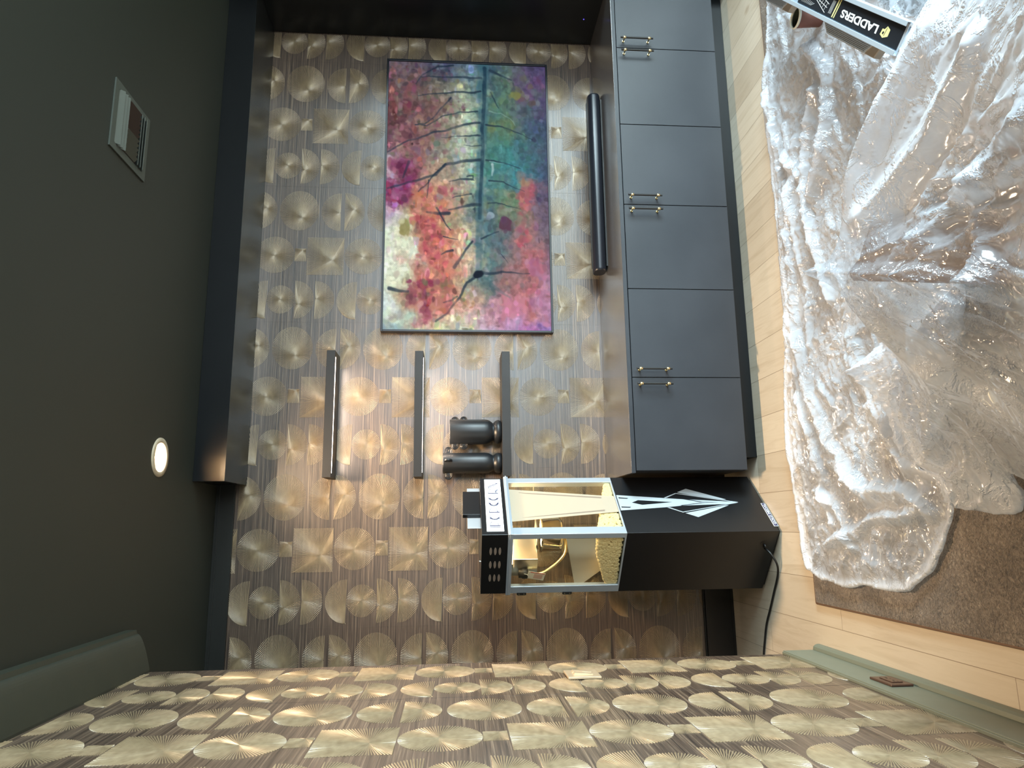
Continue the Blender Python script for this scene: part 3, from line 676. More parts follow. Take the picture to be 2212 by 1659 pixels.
hs = N(nt, 'ShaderNodeMix', data_type='RGBA', blend_type='MULTIPLY'); hs.inputs['Factor'].default_value = 1; hs.inputs['B'].default_value = (.12, .12, .12, 1)
nt.links.new(ca.outputs['Color'], hs.inputs['A']); nt.links.new(hs.outputs['Result'], b.inputs['Base Color']); b.inputs['Roughness'].default_value = .7; b.inputs['Specular IOR Level'].default_value = .12
me = npmesh('picture', V, FQ, [PIC])
at = me.color_attributes.new('paint', 'FLOAT_COLOR', 'POINT')
at.data.foreach_set('color', np.concatenate([lin.reshape(-1, 3), np.ones((PN*QN, 1))], 1).astype(np.float32).ravel())
o = bpy.data.objects.new('picture', me); COL.objects.link(o); o.parent = t
tag(o, 'watercolour of a tree trunk and branches over teal, coral and violet washes')

# ---------------------------------------------------------------- popcorn machine on its black stand
OX, OY, TH_ = .474, -.652, math.radians(49.6)
MW, MD = .402, .349
PM = empty('popcorn_machine', (0, 0, 0)); PM.matrix_world = Matrix.Translation((OX, OY, 0)) @ Matrix.Rotation(TH_, 4, 'Z')
tag(PM, 'black popcorn machine on its matching pedestal, lit case full of popcorn, turned towards the room', 'popcorn machine')
def face(pts, m, M_, y=-.0008, th=.0008, obj=None):      # flat shape on the front face, pts: (u, z)
    obj.prism([(u, y, z) for u, z in pts], (0, -th, 0), m)
m = MB(); m.box((0, 0, .012), (MW, MD, .700), MACH); m.box((.012, .012, 0), (MW-.012, MD-.012, .012), CORD); base = m.build('pedestal', PM, bevel=.0015)
# silver geometric ornament of the pedestal
def poly(obj, pts, mt, lvl=0): 
    y = -.0004-.0005*lvl; obj.prism([(u, y+.0004, z) for u, z in pts], (0, -.0008, 0), mt)
m = MB()
poly(m, [(.264,.697),(.244,.525),(.228,.388),(.215,.242),(.202,.128),(.190,.186),(.182,.401),(.172,.476),(.152,.697)], SILVER, 1)
poly(m, [(.282,.399),(.308,.350),(.2245,.180),(.2235,.196),(.262,.345)], SILVER, 0)
poly(m, [(.129,.402),(.100,.351),(.1810,.182),(.1800,.20)], SILVER, 0)
for A, B, C_ in (((.241,.475),(.276,.409),(.204,.129)), ((.170,.476),(.134,.413),(.200,.129))):
    s_ = 1 if B[0] > .2 else -1
    poly(m, [A, B, C_, (C_[0], C_[1]+.016), (B[0]-s_*.0045, B[1]-.001), (A[0]-s_*.0005, A[1]-.012)], SILVER, 0)
for P in ([(.207,.634),(.224,.602),(.207,.445),(.190,.589)], [(.247,.690),(.240,.645),(.235,.652),(.239,.690)], [(.179,.690),(.176,.645),(.170,.652),(.172,.690)],
          [(.203,.225),(.2075,.30),(.2315,.382),(.2295,.392),(.2055,.31)], [(.203,.225),(.1985,.30),(.181,.405),(.1835,.412),(.2005,.31)]):
    poly(m, P, MACH, 2.2)
tag(m.build('ornament', base), 'silver art deco ornament')
def text_mesh(name, body, mt, w_, h_, M_, parent, bold=.0, th=.0004):
    cu = bpy.data.curves.new(name, 'FONT'); cu.body = body; cu.align_x = 'CENTER'; cu.align_y = 'CENTER'; cu.extrude = .02; cu.offset = bold
    tmp = bpy.data.objects.new('tmp', cu); COL.objects.link(tmp); bpy.context.view_layer.update()
    me = bpy.data.meshes.new_from_object(tmp.evaluated_get(bpy.context.evaluated_depsgraph_get())); bpy.data.objects.remove(tmp)
    xs = [v.co.x for v in me.vertices]; ys = [v.co.y for v in me.vertices]
    cx, cy = (max(xs)+min(xs))/2, (max(ys)+min(ys))/2; sx, sy = w_/(max(xs)-min(xs)), h_/(max(ys)-min(ys))
    me.transform(M_ @ Matrix.Diagonal((sx, sy, th/.02, 1)) @ Matrix.Translation((-cx, -cy, 0)))
    me.materials.clear(); me.materials.append(mt); me.name = name
    o = bpy.data.objects.new(name, me); COL.objects.link(o); o.parent = parent; return o
m = MB(); m.box((.030, -.0022, .004), (.192, 0, .024), WINK); m.box((.0325, -.0030, .0062), (.1895, -.001, .0218), NAVY); pl = m.build('name_plate', base)
text_mesh('lettering', 'GOLD MEDAL', WINK, .142, .0112, Matrix.Translation((.113, -.0034, .014)) @ Matrix.Rotation(PI/2, 4, 'X'), pl, .02)
m = MB(); k = 28
for r0, r1, x, mt in ((.019, .014, -.0012, CORD), (.014, 0, -.0006, GUN)):
    A = [(x, .077+r0*math.cos(2*PI*i/k), .065+r0*math.sin(2*PI*i/k)) for i in range(k)]; B = [(x, .077+r1*math.cos(2*PI*i/k), .065+r1*math.sin(2*PI*i/k)) for i in range(k)]
    m.add(A+B, [(i, i+k, (i+1) % k+k, (i+1) % k) for i in range(k)], mt)
m.build('cable_hole', base)
inv = PM.matrix_world.inverted()
cpts = [Vector((.035-.04, .077, .065))]
def wl(x, y, z): return inv @ Vector((x, y, z))
cpts = [Vector((.012, .077, .065)), Vector((-.012, .079, .064))]+[wl(*p) for p in ((.402,-.585,.060),(.375,-.615,.045),(.330,-.620,.022),(.282,-.590,.008),(.20,-.530,.0055),(.12,-.475,.0055),(.05,-.425,.0055),(-.03,-.390,.0055),(-.11,-.362,.0055),(-.30,-.32,.0055))]
def smooth_path(P, n=8):
    out = []
    for i in range(len(P)-1):
        p0, p1, p2, p3 = P[max(i-1, 0)], P[i], P[i+1], P[min(i+2, len(P)-1)]
        for j in range(n):
            t_ = j/n; out.append(.5*((2*p1)+(p2-p0)*t_+(2*p0-5*p1+4*p2-p3)*t_*t_+(3*p1-p0-3*p2+p3)*t_**3))
    return out+[P[-1]]
m = MB(); m.tube(smooth_path(cpts), .0048, CORD, 10); tag(m.build('power_cord', PM), 'black power cord running down to the floor')

# case: posts, rails, glass
def case_frame():
    m = MB(); z0, z1 = .700, 1.222
    m.box((0, 0, z0), (.045, .027, 1.200), ALU); m.box((MW-.034, 0, z0), (MW, .027, 1.200), ALU); m.box((0, MD-.040, z0), (.020, MD, 1.200), ALU)
    m.box((.020, .000, z0), (.0, .0, z0), ALU) if False else None
    m.box((MW-.020, MD-.040, z0), (MW, MD, 1.200), ALU)
    m.box((.045, 0, z0), (MW-.034, .020, .7065), ALU); m.box((0, .027, z0), (.015, MD-.040, .7065), ALU); m.box((MW-.015, .027, z0), (MW, MD-.04, .7065), ALU); m.box((.02, MD-.015, z0), (MW-.02, MD, .7065), ALU)
    m.box((-.006, -.006, 1.200), (MW+.006, .020, z1), ALU); m.box((-.006, .020, 1.200), (.018, MD+.004, z1), ALU); m.box((MW-.018, .020, 1.200), (MW+.006, MD+.004, z1), ALU); m.box((.018, MD-.02, 1.200), (MW-.018, MD+.004, z1), ALU)
    m.box((-.009, -.009, 1.208), (MW+.009, -.006, 1.214), ALU); m.box((-.009, -.009, 1.208), (-.006, MD, 1.214), ALU)
    return m.build('case_frame', PM, bevel=.0012)
fr = case_frame()
m = MB(); m.box((.045, .006, .7065), (MW-.034, .0085, 1.200), GLASS); gf = m.build('front_glass', PM)
m = MB(); m.box((.006, .027, .7065), (.0085, MD-.040, 1.200), GLASS); m.build('side_glass', PM)
m = MB(); m.box((MW-.0085, .027, .7065), (MW-.006, MD-.040, 1.200), GLASS); m.build('side_glass', PM)
m = MB(); m.box((.022, MD-.0085, .7065), (MW-.022, MD-.006, 1.200), GLASS); m.build('rear_glass', PM)
m = MB(); m.prism([(.322, .0055, 1.199), (.2625, .0055, .7075), (.151, .0055, .7075), (.091, .0055, 1.199)], (0, -.0005, 0), PRINT)
DP = simple('print_line', (.26, .20, .15), .5)
m.prism([(.297, .0049, 1.155), (.2575, .0049, .768), (.2490, .0049, .770), (.2885, .0049, 1.12)], (0, -.0005, 0), DP)
m.prism([(.116, .0049, 1.150), (.1665, .0049, .768), (.1570, .0049, .770), (.123, .0049, 1.10)], (0, -.0005, 0), DP)
tag(m.build('glass_ornament', gf), 'translucent beige tapering band printed on the glass')
for z in (1.127, .917):
    m = MB(); m.box((-.003, MD-.004, z), (.022, MD+.008, z+.043), BLACKM); m.box((-.0035, MD+.008, z+.003), (.022, MD+.011, z+.040), CHROME)
    for zz in (z+.010, z+.033): m.tube([(-.005, MD+.002, zz), (-.003, MD+.002, zz)], .004, CHROME, 12)
    m.build('hinge', fr)
# sign box
ZS0, ZS1 = 1.222, 1.336
m = MB(); m.box((0, 0, ZS0), (MW, MD, ZS1), MACH); sb = m.build('sign_box', PM, bevel=.0015)
m = MB(); m.box((.021, -.0025, 1.2385), (.390, -.0002, 1.3135), SIGNE); sg = m.build('sign_panel', sb)
tag(sg, 'lit white sign panel reading POPCORN')
def strip(m, pts, wd, closed=False, mt=NAVY):
    n = len(pts)
    for i in range(n if closed else n-1):
        a, b_ = Vector(pts[i]), Vector(pts[(i+1) % n]); d = (b_-a)
        if d.length < 1e-6: continue
        d.normalize(); q = Vector((-d.y, d.x))*wd/2; e = d*wd*.18
        m.add([(p.x, -.0030, p.y) for p in (a-q-e, b_-q+e, b_+q+e, a+q-e)], [(0, 1, 2, 3)], mt)
def arc(cx, cz, rx, rz, a0, a1, n=22): return [(cx+rx*math.cos(a0+(a1-a0)*i/n), cz+rz*math.sin(a0+(a1-a0)*i/n)) for i in range(n+1)]
def letter(ch, u0, u1):
    m = MB(); z0, z1 = 1.2530, 1.2985; h = z1-z0; w_ = u1-u0; cz = (z0+z1)/2; TN, TK = .0022, .0058
    if ch in 'PR':
        strip(m, [(u0+.001, z0), (u0+.001, z1)], .0034); strip(m, [(u0+.010, z0), (u0+.010, z1)], TK)
        zb = z0+h*.16 if ch == 'P' else z0+h*.18; r = w_-.011
        strip(m, [(u0+.010, z1-.0008)]+arc(u0+.011, (z1+zb)/2, r, (z1-zb)/2-.0008, PI/2, -PI/2)+[(u0+.010, zb)], TN)
        strip(m, [(u0+.0055, z0), (u0+.0055, z1)], .0006)
        if ch == 'R':
            strip(m, [(u0+.016, zb+.004), (u1-.004, z0)], .0032); strip(m, [(u0+.022, zb+.0045), (u1, z0+.002)], .0022)
    if ch == 'O':
        strip(m, arc((u0+u1)/2, cz, w_/2-.001, h/2-.0008, 0, 2*PI, 40), TN); strip(m, arc((u0+u1)/2+.006, cz, w_/2-.001, h/2-.003, PI*.62, PI*1.38, 18), TK)
        strip(m, arc((u0+u1)/2+.010, cz, w_/2-.002, h/2-.004, PI*.6, PI*1.4, 18), .0008)
    if ch == 'C':
        strip(m, arc(u1-.004, cz, w_-.005, h/2-.0008, PI*.38, PI*1.62, 26), TN); strip(m, arc(u1+.002, cz, w_-.005, h/2-.003, PI*.62, PI*1.38, 18), TK)
    if ch == 'N':
        strip(m, [(u0+.001, z0), (u0+.001, z1)], .0022); strip(m, [(u0+.002, z1), (u1-.010, z0)], .0030); strip(m, [(u0+.010, z1), (u1-.002, z0)], .0040)
        strip(m, [(u1-.0015, z0), (u1-.0015, z1)], .0028)
    return m.build('letter', sg)
for ch, a, b_ in zip('POPCORN', (.046, .091, .138, .187, .227, .275, .322), (.086, .133, .181, .222, .270, .316, .361)): letter(ch, a, b_)
for zc in (1.2955, 1.2755, 1.2555):
    for yc in (.093, .1715, .2505):
        m = MB(); P = [(-.0006, yc+.021*math.cos(a)*(.94 if abs(math.sin(a)) > .5 else 1), zc+.0058*math.sin(a)) for a in [2*PI*i/24 for i in range(24)]]
        m.prism(P, (-.0012, 0, 0), simple('vent_metal', (.42, .34, .28), .5, metal=.5) if 'vent_metal' not in MATS else MATS['vent_metal']); MATS['vent_metal'] = m.mats[0]; m.build('vent_slot', sb)
m = MB(); m.tube([(.03, .18, ZS1), (.03, .18, ZS1+.006)], .004, CHROME, 12); m.build('screw', sb)
m = MB(); m.box((.180, .036, ZS1), (.348, .056, 1.4165), MACH); tb = m.build('top_box', PM, bevel=.001)
m = MB(); m.box((.110, .0565, ZS1), (.398, .0590, 1.3955), ALU); tag(m.build('back_plate', tb, bevel=.0006), 'brushed steel plate')

# inside: kettle with arm, tube, knob, tag, sloping deck and warming lamp
KX, KY = .205, .175
ket = MB(); ket.lathe([(.001, .948), (.060, .950), (.078, .958), (.083, .972), (.083, 1.045), (.087, 1.048), (.087, 1.056), (.001, 1.060)], CHROME, (KX, KY, 0), 48)
ko = ket.build('kettle', PM); 
m = MB(); m.box((KX-.055, KY-.045, 1.066), (KX+.055, KY+.045, 1.074), STEEL); m.lathe([(.001, 1.060), (.02, 1.061), (.02, 1.068), (.001, 1.069)], STEEL, (KX, KY, 0), 24)
m.box((.060, .200, 1.075), (.215, .300, 1.199), STEEL); m.build('kettle_arm', ko, bevel=.002)
m = MB(); m.tube(smooth_path([Vector(p) for p in ((.215, .19, .950), (.185, .185, .940), (.150, .19, .938), (.10, .21, .950), (.065, .235, .99), (.045, .262, 1.04), (.038, .275, 1.095), (.036, .28, 1.15))]), .0075, BRASS, 14)
tag(m.build('tube', ko), 'curved brass tube')
m = MB(); m.lathe([(.001, 1.118), (.020, 1.120), (.023, 1.126), (.023, 1.145), (.019, 1.150), (.019, 1.162), (.001, 1.164)], BLACKM, (.040, .268, 0), 18); m.build('plug', ko)
m = MB(); Mt = Matrix.Translation((.020, .262, 1.085)) @ Matrix.Rotation(.22, 4, 'X')
m.box((-.0005, -.020, -.040), (.0005, .022, .040), WHITE, Mt); m.box((-.0009, -.019, -.038), (-.0004, -.015, .030), RED, Mt); m.box((-.0009, -.010, -.030), (-.0004, .016, .010), simple('tag_text', (.65, .45, .42), .6), Mt)
m.tube([Mt@Vector((0, 0, .040)), Mt@Vector((0, 0, .056))], .001, WHITE, 6); tag(m.build('hang_tag', ko), 'small white tag with red print')
m = MB(); m.prism([(.335, .327, .7072), (.335, .327, .897), (.026, .327, .902), (.026, .327, .872), (.112, .327, .766), (.060, .327, .7072)], (0, .003, 0), STEEL); m.build('deck_panel', PM)
m = MB(); m.box((.05, .12, 1.190), (.35, .22, 1.1985), simple('warm_panel', (.9, .8, .6), .4, emis=(1, .74, .40), es=4)); m.build('warming_lamp', fr)
l = bpy.data.lights.new('warming_light', 'AREA'); l.shape = 'RECTANGLE'; l.size = .30; l.size_y = .22; l.energy = 3.2; l.color = (1, .74, .42)
o = bpy.data.objects.new('warming_light', l); COL.objects.link(o); o.parent = PM; o.location = (.2, .14, 1.186)
# popcorn
bm0 = bmesh.new(); bmesh.ops.create_icosphere(bm0, subdivisions=2, radius=1); IV = np.array([v.co[:] for v in bm0.verts]); IFc = np.array([[v.index for v in f.verts] for f in bm0.faces]); bm0.free()
rp = np.random.default_rng(3); vs = []; fs = []; cnt = 0
def heap(x, y): return max(.7225, .832-.27*x-.05*max(0, y-.02)-.26*max(0, y-.12))
tries = 0
while cnt < 4300 and tries < 30000:
    tries += 1
    x, y = rp.uniform(.022, MW-.024), rp.uniform(.022, MD-.03); top = heap(x, y)
    if rp.random() < .45: x, y = ((.0165, y) if rp.random() < .5 else (x, .0165))
    top = heap(x, y); edge = min(x-.016, y-.016, MW-.02-x) < .012
    z = rp.uniform(.712, top) if edge else top-rp.uniform(0, .012)
    r_ = rp.uniform(.0045, .0072); z = max(z, .7075+r_)
    q = rp.normal(size=(4, 3)); q /= np.linalg.norm(q, axis=1)[:, None]
    d = IV@q.T; R_ = 1+.42*np.max(np.clip(d-.35, 0, 1), axis=1)*1.3-.22*np.exp(-((d[:, 0])**2)*40)
    a = rp.uniform(0, 6.28); P = IV*R_[:, None]*r_*rp.uniform(.85, 1.1, 3); P = np.stack([P[:, 0]*math.cos(a)-P[:, 1]*math.sin(a), P[:, 0]*math.sin(a)+P[:, 1]*math.cos(a), P[:, 2]], 1)+[x, y, z]
    P[:, 0] = np.clip(P[:, 0], .0095, MW-.0095); P[:, 1] = np.clip(P[:, 1], .0095, MD-.022); P[:, 2] = np.maximum(P[:, 2], .7075)
    vs.append(P); fs.append(IFc+cnt*len(IV)); cnt += 1
for i in range(11):                                            # packed kernels below the surface
    for j in range(9):
        x, y = .046+i*(MW-.086)/10, .046+j*(MD-.090)/8; hh = (heap(x, y)-.014-.709)/2; P = IV*[.024, .024, hh]*(1+.12*rp.normal(size=(len(IV), 1)))+[x, y, .709+hh]
        P[:, 0] = np.clip(P[:, 0], .0115, MW-.0115); P[:, 1] = np.clip(P[:, 1], .0115, MD-.024); P[:, 2] = np.maximum(P[:, 2], .708)
        vs.append(P); fs.append(IFc+cnt*len(IV)); cnt += 1
vs.append(np.array([(.016, .016, .708)]))
me = npmesh('popcorn', np.concatenate(vs), np.concatenate(fs), [POPM], True)
pc = bpy.data.objects.new('popcorn', me); COL.objects.link(pc); pc.matrix_world = PM.matrix_world.copy()
tag(pc, 'heap of pale yellow popcorn in the bottom of the lit glass case', 'popcorn', kind='stuff')

# ---------------------------------------------------------------- plates on the left wall
t = empty('light_switch', (0, -1.184, 1.010)); tag(t, 'champagne-coloured switch plate with two rockers on the patterned left wall', 'light switch')
m = MB(); m.box((.0028, -.058, -.057), (.0105, .058, .057), GOLDP); m.build('plate', t, bevel=.0015)
for y in (-.014, .020):
    m = MB(); m.box((.0105, y-.012, -.034), (.0125, y+.012, .034), GOLDP); m.prism([(.0125, y-.010, -.031), (.0125, y-.010, .031), (.0175, y-.010, .031)], (0, .020, 0), MATS['champagne_plate']); m.build('rocker', t, bevel=.0006)
t = empty('outlet_plate', (.014, -1.478, .076)); tag(t, 'dark bronze outlet plate lying sideways on the green baseboard', 'outlet')
m = MB(); m.box((0, -.059, -.036), (.0075, .059, .036), BRONZE); m.build('plate', t, bevel=.0022)
m = MB(); m.box((.0075, -.034, -.0175), (.0100, .034, .0175), BRONZE); m.build('insert', t, bevel=.0008)
for y in (-.019, .019):
    m = MB()
    for dy, dz, a, b_ in ((-.006, .006, .0045, .0012), (-.006, -.006, .0035, .0012), (.007, 0, .0028, .0028)): m.box((.0098, y+dy-a, dz-b_), (.0104, y+dy+a, dz+b_), GUN)
    m.build('socket', t)

# ---------------------------------------------------------------- rug
RX0, RY1, RX1, RY0 = .195, -.920, 3.6, -4.6
gx = np.arange(RX0, RX1, .02); gy = np.arange(RY0, RY1+.001, .02)
GX, GY = np.meshgrid(gx, gy, indexing='ij')
GZ = .017+.0015*fbm(GX*30, GY*30, 3, 40)
e_ = np.minimum.reduce([GX-RX0, RY1-GY, GX*0+1]); GZ = np.where(e_ < .015, .012, GZ)
idx = np.arange(GX.size).reshape(GX.shape)
FQ = np.stack([idx[:-1, :-1], idx[1:, :-1], idx[1:, 1:], idx[:-1, 1:]], -1).reshape(-1, 4)
rt = empty('rug', (1.9, -2.7, 0)); tag(rt, 'large mottled brown shag rug lying on the oak floor under the plastic sheets', 'rug')
me = npmesh('pile', np.stack([GX, GY, GZ], -1).reshape(-1, 3), FQ, [RUG], True); o = bpy.data.objects.new('pile', me); COL.objects.link(o); o.parent = rt; o.location = (-1.9, 2.7, 0)
m = MB(); m.tube([(RX1, RY1, .0068), (RX0, RY1, .0068), (RX0, RY1-.001, .0068), (RX0, RY0, .0068)], .0065, RUGE, 8)
m.box((RX0, RY0, .001), (RX1, RY1, .010), RUGE); o = m.build('binding', rt); o.location = (-1.9, 2.7, 0)

# ---------------------------------------------------------------- plastic sheets
def inside(X, Y, poly):
    r = np.zeros(X.shape, bool); n = len(poly)
    for i in range(n):
        (x0, y0), (x1, y1) = poly[i], poly[(i+1) % n]
        c = ((y0 > Y) != (y1 > Y)) & (X < (x1-x0)*(Y-y0)/((y1-y0) if y1 != y0 else 1e-9)+x0); r ^= c
    return r
def pdist(X, Y, pts, closed=False):
    d = np.full(X.shape, 9.0); t_all = np.zeros(X.shape); n = len(pts)
    for i in range(n if closed else n-1):
        a, b_ = pts[i], pts[(i+1) % n]; dx, dy = b_[0]-a[0], b_[1]-a[1]
        t_ = np.clip(((X-a[0])*dx+(Y-a[1])*dy)/(dx*dx+dy*dy+1e-12), 0, 1); q = np.hypot(X-a[0]-t_*dx, Y-a[1]-t_*dy)
        d = np.minimum(d, q)
    return d
def crumple(X, Y, s, seed, sx=1, sy=1):
    wx, wy = .05*fbm(X*4, Y*4, 3, seed+50), .05*fbm(X*4, Y*4, 3, seed+60); X, Y = (X+wx)*sx, (Y+wy)*sy; h = 0
    for f, a in ((4.5, .017), (10, .0105), (21, .0058), (43, .0028)):
        h = h+a*(np.exp(-9*np.abs(perlin(X*f-7*f, Y*f, seed+int(f))))-.55*np.exp(-9*np.abs(perlin(X*f+5*f, Y*f, seed+int(f)+200))))+.35*a*perlin(X*f*.8, Y*f*.8, seed+int(f)+300)
    return h*s
B1 = [(3.125,-1.066),(2.674,-0.994),(2.509,-0.923),(2.183,-0.919),(1.816,-0.932),(1.354,-0.910),(1.057,-0.861),(0.840,-0.832),(0.680,-0.864),(0.565,-0.871),(0.360,-0.894),(0.317,-0.931),(0.282,-1.100),(0.290,-1.315),(0.300,-1.545),(0.342,-1.642),(0.454,-1.755),(0.520,-1.801),(0.585,-1.810),(0.639,-1.782),(0.681,-1.676),(0.808,-1.834),(1.055,-1.939),(1.586,-2.006),(2.104,-2.144),(3.2,-2.2)]
RID1 = [([(2.176,-1.347),(1.980,-1.235),(1.751,-1.209),(1.522,-1.238),(1.330,-1.304)],.030,.035),([(2.088,-1.157),(1.720,-1.053),(1.331,-0.990),(1.029,-1.012),(0.664,-1.141)],.028,.022),
 ([(2.388,-1.340),(2.211,-1.441),(2.035,-1.441),(1.897,-1.380),(1.780,-1.270)],.035,.04),([(1.263,-1.018),(1.012,-1.103),(0.799,-1.201),(0.585,-1.400)],.04,.035),([(1.162,-1.391),(0.980,-1.449),(0.824,-1.526),(0.679,-1.619)],.045,.03),
 ([(1.010,-1.008),(0.739,-1.086),(0.508,-1.144)],.03,.025),([(0.421,-1.094),(0.475,-1.293),(0.523,-1.441),(0.535,-1.636)],.03,.03),([(1.936,-1.044),(1.540,-0.980),(1.142,-0.941)],.028,.018),([(0.897,-1.460),(0.709,-1.437),(0.584,-1.440)],.03,.025),
 ([(2.438,-0.958),(2.096,-1.031),(1.907,-1.182)],.03,.03),([(0.730,-1.187),(0.617,-1.406),(0.607,-1.605),(0.534,-1.700)],.035,.03),([(0.633,-1.048),(0.558,-1.218),(0.427,-1.284)],.03,.025),
 ([(2.5,-0.975),(1.9,-.965),(1.4,-.945),(1.0,-.905),(.7,-.91)],.022,.010),([(2.5,-1.01),(1.9,-.995),(1.4,-.965),(1.0,-.935),(.75,-.96)],.020,.010),([(2.2,-1.08),(1.7,-1.10),(1.2,-1.12)],.02,.016)]
def cloth(name, poly, x0, x1, y0, y1, st, hfun, layfun, label, cat):
    gx = np.arange(x0, x1, st); gy = np.arange(y0, y1, st); X, Y = np.meshgrid(gx, gy, indexing='ij')
    # rounded, slightly uneven outline; the rim vertices are drawn onto it
    P = [Vector((*p, 0)) for p in poly]; P = smooth_path(P+[P[0]], 10)[:-1]
    P = [(p.x+.010*float(fbm(np.array(p.x*9), np.array(p.y*9), 3, 77)), p.y+.010*float(fbm(np.array(p.x*9), np.array(p.y*9), 3, 78))) for p in P]
    ins = inside(X, Y, P); q = ins[:-1, :-1] | ins[1:, :-1] | ins[1:, 1:] | ins[:-1, 1:]
    tch = np.zeros(X.shape, bool); tch[:-1, :-1] |= q; tch[1:, :-1] |= q; tch[1:, 1:] |= q; tch[:-1, 1:] |= q; out = tch & ~ins
    xo, yo = X[out], Y[out]; best = np.full(xo.shape, 9.0); bx, by = xo.copy(), yo.copy()
    for i in range(len(P)):
        a, b_ = P[i], P[(i+1) % len(P)]; dx, dy = b_[0]-a[0], b_[1]-a[1]; t_ = np.clip(((xo-a[0])*dx+(yo-a[1])*dy)/(dx*dx+dy*dy+1e-12), 0, 1)
        px, py = a[0]+t_*dx, a[1]+t_*dy; d = np.hypot(xo-px, yo-py); k = d < best; best[k] = d[k]; bx[k] = px[k]; by[k] = py[k]
    X[out], Y[out] = bx, by
    Z = hfun(X, Y); L = layfun(X, Y); Z[out] = np.maximum(Z[out]-.010, .0215)
    idx = np.arange(X.size).reshape(X.shape)
    FQ = np.stack([idx[:-1, :-1], idx[1:, :-1], idx[1:, 1:], idx[:-1, 1:]], -1)[q]
    used = np.unique(FQ); rem = -np.ones(X.size, int); rem[used] = np.arange(len(used)); FQ = rem[FQ]
    V = np.stack([X, Y, Z], -1).reshape(-1, 3)[used]
    me = npmesh(name, V, FQ, [FILM], True)
    at = me.attributes.new('layers', 'FLOAT', 'POINT'); at.data.foreach_set('value', L.reshape(-1)[used].astype(np.float32))
    o = bpy.data.objects.new(name, me); COL.objects.link(o); tag(o, label, cat); return o
def h1(X, Y):
    de = np.clip(pdist(X, Y, B1[:22])/.07, .12, 1)
    h = .028+(.014*fbm(X*2.2, Y*2.2, 2, 31)+crumple(X, Y, .9, 5, .42, 1.15)+crumple(X, Y, .45, 8))*de
    for P, wd, a in RID1:
        d = pdist(X+.010*fbm(X*6, Y*6, 2, 12), Y+.010*fbm(X*6, Y*6, 2, 13), P); h = h+a*np.clip(1-d/wd, 0, 1)**1.0
    h = .0212+(h-.0212)*np.clip((np.hypot(X-2.455, Y+1.412)-.045)/.05, 0, 1)
    d = pdist(X, Y, B1[:22]); h = h+.012*np.exp(-(d/.02)**2)
    return np.maximum(h, .0215)
def l1(X, Y):
    d = pdist(X, Y, B1[:21]); L = .48+.25*fbm(X*4, Y*4, 3, 90)+.55*np.exp(-(d/.022)**2)
    for P, wd, a in RID1: L = L+.22*np.clip(1-pdist(X, Y, P)/(wd*1.2), 0, 1)
    band = np.clip(1-pdist(X, Y, [(3.1,-1.0),(2.5,-.95),(1.4,-.94),(.8,-.88),(.34,-.92)])/.055, 0, 1); L = L+.45*band
    return np.clip(L, 0, 1)
cloth('plastic_sheet', B1, .24, 3.1, -2.15, -.80, .0065, h1, l1, 'crumpled clear plastic sheet spread flat over the rug edge beside the cabinets', 'plastic sheet')

CP = [(1.138,-2.099,0.500),(1.359,-2.144,0.440),(1.546,-2.204,0.380),(1.736,-2.350,0.320),(1.779,-2.469,0.300),(1.193,-2.337,0.440),(1.262,-2.526,0.460),(1.330,-2.710,0.500),(1.354,-2.791,0.520),(1.146,-2.786,0.550),(1.084,-2.529,0.450),(1.051,-2.708,0.500),(0.935,-2.600,0.500),(1.004,-2.442,0.495),(1.062,-2.298,0.497),(0.884,-2.676,0.500),(1.049,-2.034,0.360),(0.996,-1.600,0.150),(0.971,-1.947,0.250),(0.935,-2.263,0.380),(0.891,-2.267,0.300),(0.887,-2.501,0.420),(0.693,-1.622,0.030),(0.804,-1.862,0.120),(0.784,-2.144,0.200),(0.806,-2.458,0.350),(0.725,-2.385,0.280),(0.664,-1.812,0.035),(0.530,-2.022,0.03),(0.586,-2.063,0.035),(0.654,-2.083,0.100),(0.566,-1.766,0.03),(1.020,-2.928,0.600),(0.846,-2.789,0.500),(0.699,-2.550,0.300),(0.537,-2.233,0.03),
      (1.17,-1.98,.05),(1.40,-2.02,.05),(1.60,-2.08,.05),(1.83,-2.25,.05),(1.95,-2.45,.05),(1.10,-1.72,.04),(.86,-1.57,.03),(1.12,-1.85,.05),(2.0,-2.9,.3),(1.7,-2.8,.45),(1.5,-3.1,.62),(1.0,-3.2,.6),(.6,-2.9,.3),(.45,-2.6,.03)]
CP = np.array(CP)
def solve_rbf(P):
    D = np.hypot(P[:, None, 0]-P[None, :, 0], P[:, None, 1]-P[None, :, 1]); n = len(P)
    A = np.zeros((n+3, n+3)); A[:n, :n] = D; A[:n, n] = 1; A[:n, n+1:n+3] = P[:, :2]; A[n, :n] = 1; A[n+1:n+3, :n] = P[:, :2].T
    return np.linalg.solve(A, np.concatenate([P[:, 2], [0, 0, 0]]))
WR = solve_rbf(CP)
def base2(X, Y):
    h = WR[-3]+WR[-2]*X+WR[-1]*Y
    for (x, y, z), c in zip(CP, WR): h = h+c*np.hypot(X-x, Y-y)
    return h
RID2 = [([(1.138,-2.099),(1.369,-2.266),(1.519,-2.522)],.06,.035),([(1.222,-2.249),(1.299,-2.464),(1.374,-2.652)],.05,.03),([(1.090,-2.423),(1.134,-2.580),(1.139,-2.785)],.05,.03),
        ([(0.935,-2.600),(1.056,-2.588),(1.139,-2.606)],.035,.025),([(0.935,-2.600),(0.877,-2.234),(0.732,-1.799)],.06,.03),([(1.081,-2.086),(0.886,-2.095),(0.682,-2.341)],.05,.02),
        ([(1.138,-2.099),(1.062,-2.298),(.935,-2.600)],.03,.022),([(1.138,-2.099),(1.03,-1.85),(.996,-1.60),(.70,-1.63)],.03,.02)]
